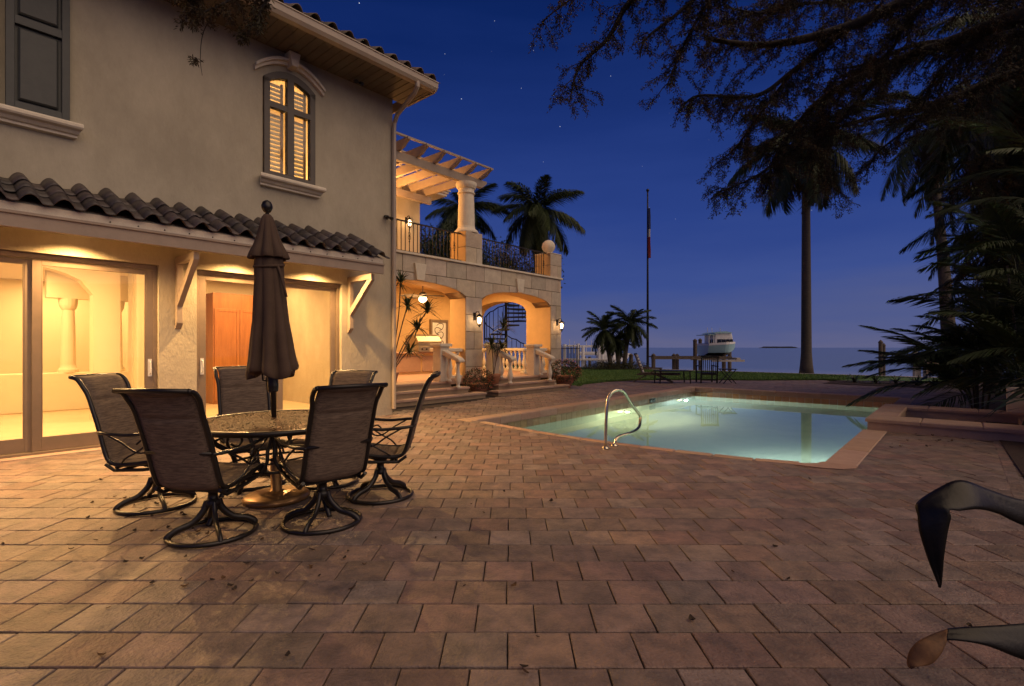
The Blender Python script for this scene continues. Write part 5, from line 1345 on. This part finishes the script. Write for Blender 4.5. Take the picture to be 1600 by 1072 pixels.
ribbon([((2020, 780, 1.75), (2024, 790, 1.75)), ((1820, 800, 1.75), (1820, 850, 1.75)), ((1700, 790, 1.7), (1700, 850, 1.7)), ((1600, 782, 1.66), (1602, 822, 1.64)), ((1545, 766, 1.64), (1560, 803, 1.62)), ((1500, 751, 1.63), (1530, 796, 1.58)), ((1466, 764, 1.63), (1500, 798, 1.56)), ((1433, 787, 1.62), (1484, 797, 1.56)),
        ((1434, 806, 1.60), (1485, 808, 1.56)), ((1437, 832, 1.59), (1480, 830, 1.56)), ((1450, 872, 1.58), (1474, 868, 1.56)), ((1464, 908, 1.57), (1470, 906, 1.57)), ((1467, 917, 1.57), (1468, 917, 1.57))], 'leaf', M['darkleaf'])
ribbon([((2000, 900, 1.70), (2004, 910, 1.70)), ((1850, 940, 1.62), (1850, 1010, 1.62)), ((1700, 965, 1.56), (1700, 1050, 1.52)), ((1600, 974, 1.52), (1610, 1034, 1.48)), ((1540, 979, 1.50), (1545, 1010, 1.47)), ((1498, 982, 1.50), (1505, 1002, 1.47)), ((1480, 984, 1.50), (1476, 1000, 1.48))], 'leaf', M['darkleaf'])
ribbon([((1482, 984, 1.50), (1478, 999, 1.48)), ((1462, 990, 1.50), (1474, 1012, 1.47)), ((1436, 1002, 1.49), (1466, 1026, 1.46)), ((1424, 1014, 1.49), (1452, 1038, 1.46)), ((1419, 1030, 1.49), (1432, 1042, 1.46)), ((1421, 1042, 1.48), (1424, 1044, 1.47))], 'withered_leaf_tip', M['dryleaf'], .003, 4, .6)
# ============================================================ overhanging oak
oak = thing('oak_tree', 'dark spreading oak whose leafy limbs hang over the top right of the view', 'oak tree', (8.3, 4.6, 0))
MB().tube(smooth_path([Vector((8.3, 4.6, 0)), Vector((8.2, 4.6, 2.2)), Vector((8.0, 4.9, 4.2)), Vector((7.9, 5.4, 5.4))]), [.42, .40, .37, .35, .33, .33, .32, .32, .31, .31, .30, .30, .30, .29, .28, .28], 12).build('trunk', M['bark'], oak, 'W', smooth=True)
random.seed(77)
tw = MB(); lf = MB(); DEN = 78
def limb(pts, r0, r1, dens=1.0, spread=.5, side=1.0, start=.0):
    ps = smooth_path([P(*p) for p in pts], 6); n = len(ps)
    MB().tube(ps, [r0+(r1-r0)*i/(n-1) for i in range(n)], 8).build('limb', M['bark'], oak, 'W', smooth=True)
    for i in range(int(n*start), n-1):
        seg = (ps[i+1]-ps[i]).length; cnt = seg*19*dens; k = int(cnt)+(random.random() < cnt % 1)
        for _ in range(k):
            o = ps[i]+(ps[i+1]-ps[i])*random.random(); d = ((ps[i+1]-ps[i]).normalized()*.6+Vector((random.gauss(0, .6), random.gauss(0, .6), random.gauss(-.15, .5)))*side).normalized()
            twig(o, d, random.uniform(.35, .95)*spread*1.6, .009)
def twig(o, d, L, r, lv=0):
    n = 5; pts = [o]; dd = d.copy()
    for i in range(n): dd = (dd+Vector((random.gauss(0, .18), random.gauss(0, .18), random.gauss(-.10, .15)))).normalized(); pts.append(pts[-1]+dd*L/n)
    tw.tube(pts, [r*(1-.75*i/n) for i in range(n+1)], 3)
    if lv < 1:
        for i in range(1, n):
            if random.random() < .8: twig(pts[i], (dd+Vector((random.gauss(0, .8), random.gauss(0, .8), random.gauss(-.2, .6)))).normalized(), L*.5, r*.5, lv+1)
    m = int(L*DEN)
    for k in range(m):
        i = min(n-1, int(n*(random.random()**.7))); p = pts[i]+(pts[i+1]-pts[i])*random.random()
        for _ in range(2):
            v = Vector((random.gauss(0, 1), random.gauss(0, 1), random.gauss(-.3, .8))); lf.leaf(p+v*.012, v+dd*.5, (random.gauss(0, 1), random.gauss(0, 1), 1), random.uniform(.024, .052), random.uniform(.010, .018), .1)
limbs = [
 ([(1800, -60, 6.5), (1600, 20, 7.0), (1500, 60, 7.5), (1390, 100, 8), (1290, 150, 8.4), (1240, 200, 8.8)], .13, .03, 1.0, .55),
 ([(1700, -120, 6.3), (1480, -30, 7.0), (1330, 40, 7.6), (1200, 70, 8.0), (1100, 60, 8.2)], .12, .03, .9, .5),
 ([(1330, 40, 7.6), (1240, 110, 8.0), (1180, 150, 8.2), (1090, 150, 8.4), (1062, 175, 8.5)], .05, .012, 1.25, .42),
 ([(1600, -190, 6.0), (1350, -120, 6.6), (1150, -60, 7.0), (1000, -10, 7.4), (950, 60, 7.6), (905, 105, 7.7), (890, 160, 7.7)], .08, .010, .85, .36),
 ([(1150, -60, 7.0), (1060, 20, 7.2), (1010, 60, 7.3), (1000, 90, 7.3)], .035, .008, .75, .35),
 ([(1150, -60, 7.0), (980, -60, 7.0), (890, 0, 7.2), (845, 35, 7.3)], .03, .006, .8, .28),
 ([(1800, 60, 7), (1600, 110, 7.8), (1470, 160, 8.4), (1380, 180, 8.8), (1300, 200, 9.2)], .10, .025, .9, .5),
 ([(1390, 100, 8), (1300, 200, 8.5), (1240, 230, 8.8), (1180, 230, 9)], .04, .01, 1.1, .5),
 ([(1470, 160, 8.4), (1420, 200, 8.6), (1370, 240, 8.8), (1352, 275, 8.8)], .03, .008, .8, .3),
 ([(1480, -30, 7.0), (1420, 30, 7.3), (1380, 90, 7.6), (1300, 110, 7.9)], .05, .01, 1.0, .5),
 ([(1700, -20, 6.6), (1560, 40, 7.2), (1470, 110, 7.6), (1440, 170, 7.9)], .06, .01, .9, .5),
 ([(1350, -120, 6.6), (1260, -20, 7.1), (1200, 20, 7.4), (1130, 10, 7.6)], .05, .01, 1.0, .45),
 ([(1240, 110, 8.0), (1190, 175, 8.5), (1150, 230, 8.8), (1125, 250, 8.9)], .03, .008, 1.2, .42),
 ([(1290, 150, 8.4), (1280, 230, 8.8), (1300, 280, 9), (1305, 300, 9)], .03, .008, 1.2, .42),
 ([(1240, 200, 8.8), (1210, 250, 9), (1200, 290, 9.1)], .03, .008, 1.3, .42),
 ([(1700, -60, 8), (1500, -20, 8.6), (1350, 0, 9), (1220, 10, 9.2), (1130, 40, 9.3)], .06, .01, 1.1, .6),
 ([(1750, 0, 8), (1560, 60, 9), (1430, 70, 9.4), (1330, 120, 9.8), (1280, 170, 10)], .07, .01, 1.1, .6),
 ([(1150, -60, 7.0), (1090, 30, 7.3), (1060, 90, 7.5), (1040, 140, 7.6)], .03, .006, .9, .35),
 ([(1800, 150, 9.5), (1660, 190, 10), (1560, 230, 10.5), (1510, 290, 10.8)], .10, .02, 1.3, .75),
 ([(1850, 250, 10), (1680, 300, 10.5), (1580, 350, 11), (1530, 420, 11.2)], .10, .02, 1.3, .75),
 ([(1800, 60, 9), (1640, 90, 10), (1560, 130, 10.5), (1500, 170, 10.8)], .10, .02, 1.2, .7),
 ([(1240, 230, 8.8), (1190, 270, 9), (1150, 290, 9.1), (1120, 300, 9.1)], .03, .008, 1.2, .42),
]
for a in limbs: limb(*a)
o = tw.build('twigs', M['bark'], oak, 'W'); o['kind'] = 'stuff'
o = lf.build('foliage', M['leaf'], oak, 'W'); o['kind'] = 'stuff'
# hanging sprays in front of the house (top left): tip of another limb
vine = thing('overhanging_branch', 'drooping leafy branch tips in front of the upper house wall at top left', 'branch', P(350, -120, 5.4))
tw = MB(); lf = MB(); DEN = 130
def limb2(pts, r0, r1, dens, spread):
    ps = smooth_path([P(*p) for p in pts], 6); n = len(ps)
    MB().tube(ps, [r0+(r1-r0)*i/(n-1) for i in range(n)], 6).build('limb', M['bark'], vine, 'W', smooth=True)
    for i in range(n-1):
        cnt = (ps[i+1]-ps[i]).length*9*dens; k = int(cnt)+(random.random() < cnt % 1)
        for _ in range(k):
            o = ps[i]+(ps[i+1]-ps[i])*random.random(); twig(o, Vector((random.gauss(0, .7), random.gauss(0, .7), random.gauss(-.3, .4))).normalized(), random.uniform(.2, .5)*spread, .005)
limb2([(520, -200, 5.2), (440, -90, 5.3), (390, -20, 5.4), (340, 10, 5.4), (290, 30, 5.4)], .03, .006, 1.6, .6)
limb2([(440, -90, 5.3), (420, -10, 5.3), (400, 30, 5.3), (385, 55, 5.3)], .015, .004, 1.5, .5)
limb2([(340, 10, 5.4), (318, 50, 5.4), (313, 90, 5.4), (316, 118, 5.4)], .006, .002, .7, .3)
limb2([(440, -90, 5.3), (350, -40, 5.4), (300, -20, 5.4), (270, 10, 5.4)], .01, .004, 1.4, .5)
tag(tw.build('twigs', M['bark'], vine, 'W'), None, None, kind='stuff'); tag(lf.build('foliage', M['leaf'], vine, 'W'), None, None, kind='stuff')
# ============================================================ shore: flagpole, docks, boat
fp = thing('flagpole', 'tall dark flagpole by the seawall with a furled red flag', 'flagpole', G(1012, 576))
fb = G(1012, 576); h = P(1010, 300, fb.y).z
MB().tube([fb, Vector((fb.x, fb.y, h))], [.085, .045], 12).build('pole', M['dark'], fp, 'W', smooth=True)
b = MB(); b.sphere((fb.x, fb.y, h+.1), .10, 12); b.build('ball', M['dark'], fp, 'W', smooth=True)
fl = thing('flag', 'limp red, white and blue flag hanging against the flagpole', 'flag', Vector((fb.x, fb.y-.1, 6)))
def cloth(z0, z1, m, w):
    b = MB(); n = 10; k = 14; vs = []
    for i in range(n+1):
        z = z0+(z1-z0)*i/n
        for j in range(k): a = 2*pi*j/k; r = w*(1+.35*sin(3*a+z*3)); vs.append((fb.x+.07+r*cos(a)*.8, fb.y-.09+r*sin(a)*.5, z))
    b.add(vs, [(i*k+j, i*k+(j+1) % k, (i+1)*k+(j+1) % k, (i+1)*k+j) for i in range(n) for j in range(k)]); b.build('flag_fold', m, fl, 'W', smooth=True)
cloth(6.9, 8.2, M['red'], .10); cloth(8.2, 8.7, M['dock'], .08); cloth(8.7, 10.0, mat('navy_cloth', (.02, .03, .10), .9), .09)

GZ = -1.6
def piling(x, ytop, d, lab, r=.13, m='greywood', group='timber pilings in the water', yb=None):
    p = P(x, ytop, d); b = MB(); b.tube([(p.x, p.y, GZ), (p.x, p.y, p.z)], r, 10); b.lathe([(r*1.15, 0), (r*1.15, .05), (.01, .16)], (p.x, p.y, p.z), 10)
    return tag(b.build('piling', M[m], None, 'W'), lab, 'piling', group)
for x, yt, d, lab in [(986, 556, 33, 'short dark piling just left of the flagpole'), (1021, 556, 33, 'piling right of the flagpole carrying the dock edge'), (1053, 556, 34, 'left one of the paired pilings left of the boat'), (1058, 556, 36, 'right one of the paired pilings left of the boat'),
                      (1086, 533, 34, 'tall piling at the left bow side of the boat'), (1094, 532, 37, 'tall piling touching the left side of the boat'), (1131, 545, 34, 'piling under the right end of the boat'), (1140, 535, 36, 'tall piling at the right end of the boat')]:
    piling(x, yt, d, lab)
dk = thing('dock', 'narrow dark dock deck running from the flagpole to the boat lift', 'dock', P(1055, 556, 33))
for i in range(14):
    a, c = P(1018+i*8.3, 556.5, 34), P(1018+(i+1)*8.3-.4, 556.5, 34); MB().box(a.x, c.x, a.y-1.0, a.y+1.0, a.z-.08, a.z).build('deck_plank', M['greywood'], dk, 'W')
a, c = P(1018, 558.5, 33), P(1135, 558.5, 33); MB().box(a.x, c.x, 32.9, 33.1, a.z-.12, a.z).build('stringer', M['greywood'], dk, 'W')
# boat on the lift
bd = 35.0; bo = thing('motor_boat', 'motor boat with teal hull and white cabin raised on a lift', 'boat', P(1116, 550, bd), .0)
def bx(x): return (x-800)/800*bd
def bz(y): return 1.32-(y-543)*bd/800
# hull: lofted sections along its length (x from stern left to bow right, bow turned towards the lawn)
secs = []
L0, L1 = bx(1096), bx(1141)
N = 9
for i in range(N):
    q = i/(N-1); x = L0+(L1-L0)*q; yo = bd-.6*q; beam = 1.35*(1-max(0, q-.45)**2*2.9); top = bz(540-3*q); keel = bz(557.5)+(max(0, q-.6)**2)*3.2
    ch = keel+(top-keel)*.36
    secs.append([(x, yo-beam, top), (x-.0, yo-beam*.88, ch), (x, yo, keel), (x, yo+beam*.88, ch), (x, yo+beam, top)])
b = MB(); vs = [p for s_ in secs for p in s_]; fs = []
for i in range(N-1):
    for k in range(4): fs.append((i*5+k, i*5+k+1, (i+1)*5+k+1, (i+1)*5+k))
fs.append((0, 1, 2, 3, 4)); fs.append(tuple((N-1)*5+k for k in (4, 3, 2, 1, 0)))
hfs = [f for j, f in enumerate(fs) if j % 4 in (0, 3) or j >= (N-1)*4]; bfs = [f for j, f in enumerate(fs[:(N-1)*4]) if j % 4 in (1, 2)]
MB().add(vs, hfs).build('hull', M['hull'], bo, 'W', fix=True); MB().add(vs, bfs).build('hull_bottom', M['hulld'], bo, 'W', fix=True)
b = MB(); tp = [(s_[0][0], s_[0][1]-.03, s_[0][2]) for s_ in secs]+[(s_[4][0], s_[4][1]+.03, s_[4][2]) for s_ in secs[::-1]]
b.add([(p[0], p[1], p[2]) for p in tp]+[(p[0], p[1], p[2]+.13) for p in tp], [tuple(range(2*N))[::-1], tuple(range(2*N, 4*N))]+[(i, (i+1) % (2*N), 2*N+(i+1) % (2*N), 2*N+i) for i in range(2*N)])
b.build('deck', M['whitep'], bo, 'W', fix=True)
MB().prism([(bx(1108), bz(539)), (bx(1137), bz(537)), (bx(1134), bz(522)), (bx(1128), bz(519.5)), (bx(1110), bz(520.5)), (bx(1108), bz(524))], 'y', bd-1.0, bd+.9).build('cabin', M['whitep'], bo, 'W', bevel=.06, fix=True)
for (xa, xb) in ((1111.5, 1117), (1118, 1124), (1125, 1130), (1130.8, 1135)):
    MB().box(bx(xa), bx(xb), bd-1.04, bd-1.0, bz(536), bz(530.5)).build('cabin_window', M['dglass'], bo, 'W')
for (xa, xb) in ((1099, 1102.5), (1103.5, 1107)): MB().box(bx(xa), bx(xb), bd-1.0, bd-.95, bz(537), bz(531)).build('side_glass', M['dglass'], bo, 'W')
MB().prism([(bx(1106), bz(521)), (bx(1113), bz(519)), (bx(1124), bz(518.5)), (bx(1133), bz(520.5)), (bx(1133), bz(521.3)), (bx(1106), bz(522))], 'y', bd-1.15, bd+1.1).build('hardtop', M['hull'], bo, 'W', fix=True)
for x in (1099, 1106): MB().tube([(bx(x), bd-1, bz(539)), (bx(x), bd-1, bz(524))], .03, 6).build('canopy_post', M['whitep'], bo, 'W')
MB().box(bx(1097), bx(1108), bd-1.1, bd+1.1, bz(524), bz(523)).build('aft_canopy', M['hull'], bo, 'W')
b = MB(); rp = [(bx(1124+2*i), bd-1.2+.07*i, bz(534.5)) for i in range(9)]; b.tube(rp, .02, 5)
for p in rp[::2]: b.tube([p, (p[0], p[1], bz(538))], .018, 5)
b.build('bow_rail', M['steel'], bo, 'W')
for x in (1106, 1113, 1126): MB().tube([(bx(x), bd, bz(520)), (bx(x-1), bd, bz(512))], .018, 5).build('antenna', M['whitep'], bo, 'W')
lt_ = thing('boat_lift', 'pale lift beams carrying the teal hulled boat', 'boat lift', P(1116, 560, bd))
for x in (1102, 1134): MB().box(bx(x)-.12, bx(x)+.12, bd-2, bd+2, bz(561), bz(558.2)).build('cradle_beam', M['dock'], lt_, 'W')
for y_ in (-1.9, 1.9): MB().box(bx(1095), bx(1143), bd+y_-.1, bd+y_+.1, bz(564), bz(561.1)).build('lift_beam', M['dock'], lt_, 'W')
# marina at the left: pale pilings, beams and catwalks of the neighbour's lifts
mg = thing('boat_dock', "pale timber lift frame and catwalk of the neighbouring dock at the left", 'dock', P(925, 560, 42))
def md(x, y, d=42): return P(x, y, d)
for x, yt in ((882, 538), (903, 537), (911, 540), (936, 536), (941, 536), (958, 538)):
    a = md(x, yt); MB().tube([(a.x, a.y, GZ), tuple(a)], .15, 8).build('post', M['whitep'], mg, 'W')
for x0, x1, y, h_ in ((882, 903, 539, .15), (905, 941, 539.5, .18), (905, 941, 549.5, .22), (941, 960, 555, .2), (884, 960, 560, .16), (905, 938, 553, .1)):
    a, c = md(x0, y), md(x1, y); MB().box(a.x, c.x, a.y-.1, a.y+.1, a.z-h_, a.z).build('beam', M['whitep'], mg, 'W')
for x in (908, 919, 927): 
    a = md(x, 558); MB().tube([(a.x, a.y+2, GZ), (a.x, a.y+2, a.z)], .12, 8).build('post', M['greywood'], mg, 'W')
for i in range(16):
    a, c = md(884+i*4.7, 561.5), md(884+(i+1)*4.7-.4, 561.5); MB().box(a.x, c.x, 41, 43, a.z-.08, a.z).build('deck_plank', M['dock'], mg, 'W')
for i, (x, yt, lab) in enumerate([(890, 530, 'far sailboat mast nearest the loggia corner'), (897, 533, 'far short mast left of the pale lift frame'), (916, 528, 'tallest far mast above the pale lift frame'), (924, 531, 'far mast right of the tallest one')]):
    a = P(x, yt, 60); c = P(x, 552, 60); tag(MB().tube([c, a], [.05, .02], 6).build('mast', M['whitep'], None, 'W'), lab, 'mast', 'masts beyond the neighbouring dock')
ny = thing('distant_boat', 'small white cruiser moored beyond the palm cluster', 'boat', P(955, 556, 55))
q = P(955, 552, 55); b = MB(); b.prism([(q.x-1.5, q.z-.9), (q.x+1.3, q.z-.9), (q.x+1.9, q.z), (q.x-1.5, q.z)], 'y', 54, 56); b.build('hull', M['whitep'], ny, 'W', fix=True)
MB().prism([(q.x-1.0, q.z+.01), (q.x+.8, q.z+.01), (q.x+.4, q.z+.8), (q.x-.8, q.z+.8)], 'y', 54.3, 55.7).build('cabin', M['whitep'], ny, 'W', fix=True)
MB().box(q.x-.7, q.x+.5, 54.26, 54.3, q.z+.25, q.z+.6).build('cabin_window', M['dglass'], ny, 'W')
# iron garden fence by the loggia
fe = thing('iron_fence', 'black iron picket fence between the loggia and the palm cluster', 'fence', P(892, 575, 27))
for i in range(13):
    a = P(877+i*2.35, 541 if i % 4 else 539, 29); c = a.copy(); c.z = 0
    MB().box(a.x-.018, a.x+.018, a.y-.018, a.y+.018, 0, a.z).build('picket', M['iron'], fe, 'W')
a, c = P(876, 544, 29), P(906, 544, 29)
for z in (a.z, .2): MB().box(a.x, c.x, 28.98, 29.02, z-.04, z).build('rail', M['iron'], fe, 'W')
# right hand side: twin mooring posts, davit and slanted ramp
piling(1376, 536, 25, 'left one of the twin mooring posts beyond the spa', .09, group='twin mooring posts beyond the spa')
piling(1381, 541, 25.3, 'right one of the twin mooring posts beyond the spa', .07, group='twin mooring posts beyond the spa')
dv = thing('boat_davit', 'pale painted lift frame behind the leaning palm', 'boat lift', P(1440, 585, 24.5))
for x, yt in ((1430, 545), (1435, 558), (1446, 560)): 
    a = P(x, yt, 24.5); MB().box(a.x-.07, a.x+.07, a.y-.07, a.y+.07, GZ, a.z).build('post', M['dock'], dv, 'W')
a, c = P(1429, 559, 24.5), P(1449, 559, 24.5); MB().box(a.x, c.x, 24.4, 24.6, a.z-.08, a.z+.05).build('cross_beam', M['whitep'], dv, 'W')
a, c = P(1431, 565, 24.5), P(1449, 565, 24.5); MB().box(a.x, c.x, 24.38, 24.62, a.z-.12, a.z).build('cross_beam', M['whitep'], dv, 'W')
a, c = P(1445, 558, 26), P(1478, 558, 26); MB().box(a.x, c.x, 25.9, 26.1, a.z-.06, a.z).build('cross_beam', M['whitep'], dv, 'W')
rm = thing('dinghy_hull', 'cream dinghy tipped bow up beside the lift frame', 'dinghy', P(1455, 580, 24))
b = MB(); vs = [P(*p) for p in ((1447, 568, 24), (1470, 555, 24.4), (1472, 560, 24.4), (1460, 583, 24.2), (1447, 588, 24), (1450, 566, 24.9), (1472, 555, 25.2), (1474, 560, 25.2), (1462, 583, 25), (1450, 588, 24.9))]
b.add(vs, [(0, 1, 2, 3, 4), (9, 8, 7, 6, 5), (0, 5, 6, 1), (1, 6, 7, 2), (2, 7, 8, 3), (3, 8, 9, 4), (4, 9, 5, 0)]); b.build('hull', M['coping'], rm, 'W', bevel=.03, fix=True)
# low shrubs: around the palm trio, and behind the loggia
def shrub(p, rx, rz, lab, seed, n=1600, grp=None, m='pleaf', L=.09):
    random.seed(seed); t = thing('shrub', lab, 'shrub', p, 0, grp)
    for k in range(5): a = random.uniform(0, 6.28); MB().tube([(0, 0, 0), (rx*.5*cos(a), rx*.5*sin(a), rz*.9)], [.02, .008], 5).build('stem', M['bark'], t, 'L')
    b = MB(); 
    for i in range(n):
        d = Vector((random.gauss(0, 1), random.gauss(0, 1), abs(random.gauss(0, .8)))).normalized(); r = random.uniform(.5, 1.08)+.12*sin(d.x*9+seed)*cos(d.y*7)
        b.leaf((d.x*rx*r, d.y*rx*r, .05+d.z*rz*r), d+Vector((random.gauss(0, .7), random.gauss(0, .7), random.gauss(0, .5))), (random.gauss(0, .6), random.gauss(0, .6), 1), L*random.uniform(.7, 1.4), L*.45, .2)
    o = b.build('foliage', M[m], t, 'L'); o['kind'] = 'stuff'
gp_ = 'low shrubs under the palm cluster'
for i, (x, lab) in enumerate([(938, 'low shrub at the left foot of the palm cluster'), (953, 'low shrub under the left leaning palm'), (970, 'low shrub under the tallest pygmy palm'), (988, 'low shrub at the right end of the palm cluster')]):
    shrub(G(x, 577.5), 1.0, .45, lab, 70+i, grp=gp_)
for i, (p, r, h_, lab) in enumerate([((-2.6, 22, 3.9), 0, 0, ''), ]): pass
for i, (x, d, h_, lab) in enumerate([(672, 24, 7.4, 'leafy garden tree seen through the left balcony railing'), (705, 25, 7.2, 'leafy garden tree behind the balcony column'), (743, 26, 7.0, 'leafy tree behind the left half of the right balcony railing'), (852, 27, 6.6, 'leafy tree behind the middle of the right balcony railing')]):
    X = (x-800)/800*d; random.seed(90+i); t = thing('garden_tree', lab, 'tree', (X, d, 0), 0, 'trees behind the balcony')
    MB().tube([(0, 0, 0), (.1, 0, h_*.5), (0, .1, h_*.85)], [.14, .1, .05], 8).build('trunk', M['bark'], t, 'L', smooth=True)
    b = MB()
    for j in range(4200):
        c_ = random.randrange(7); random_c = Vector((1.0*cos(c_*2.4)-(.9 if i == 3 else -.5 if i == 2 else 0), 1.1*sin(c_*2.4), h_*.80+.35*sin(c_*1.7))); dv_ = Vector([max(-.8, min(.8, random.gauss(0, .42))) for _ in range(3)])
        b.leaf(random_c+dv_, (random.gauss(0, 1), random.gauss(0, 1), random.gauss(-.2, .7)), (random.gauss(0, .6), random.gauss(0, .6), 1), random.uniform(.10, .2), .06, .2)
    o = b.build('crown', M['frond'], t, 'L'); o['kind'] = 'stuff'
# ---- fallen leaves on the paving
random.seed(15); LM_ = []
for k in range(4):
    b = MB(); n = 4; L = .04; vs = []
    for i in range(n+1):
        q = i/n; w = .009*sin(pi*(.08+.9*q))*(1+.3*k); c = .004*(q-.5)**2*8*(.5+k*.4); vs += [(L*(q-.5), -w, .002+c+.004), (L*(q-.5), 0, .002+c), (L*(q-.5), w, .002+c+.005)]
    b.add(vs, [(3*i+j, 3*i+j+1, 3*i+j+4, 3*i+j+3) for i in range(n) for j in (0, 1)])
    me = bpy.data.meshes.new('fallen_leaf'); me.from_pydata(b.v, [], b.f); me.materials.append(mat('litter%d' % k, ((.06, .03, .018), (.03, .018, .012), (.10, .05, .02), (.045, .03, .018))[k], .9)); LM_.append(me)
spots = []
for i in range(120):
    if i < 60: x = random.gauss(360, 170); y = random.uniform(745, 930)
    elif i < 95: x = random.uniform(1380, 1540); y = random.uniform(672, 700)
    else: x = random.uniform(150, 1590); y = random.uniform(700, 1065)
    p = G(max(5, x), y, .004); u, m_ = toH(p.x, p.y)
    if m_ > 8.2 or m_ < -.3 or (u > 6.1 and .75 < m_ < 6.95): continue
    o = bpy.data.objects.new('fallen_leaf', random.choice(LM_)); COL.objects.link(o); o.location = p; o.rotation_euler = (random.gauss(0, .15), random.gauss(0, .15), random.uniform(0, 6.28)); s_ = random.uniform(.5, 1.2); o.scale = (s_,)*3
    tag(o, 'small dry brown leaf fallen on the paving stones', 'leaf', 'fallen leaves on the paving')
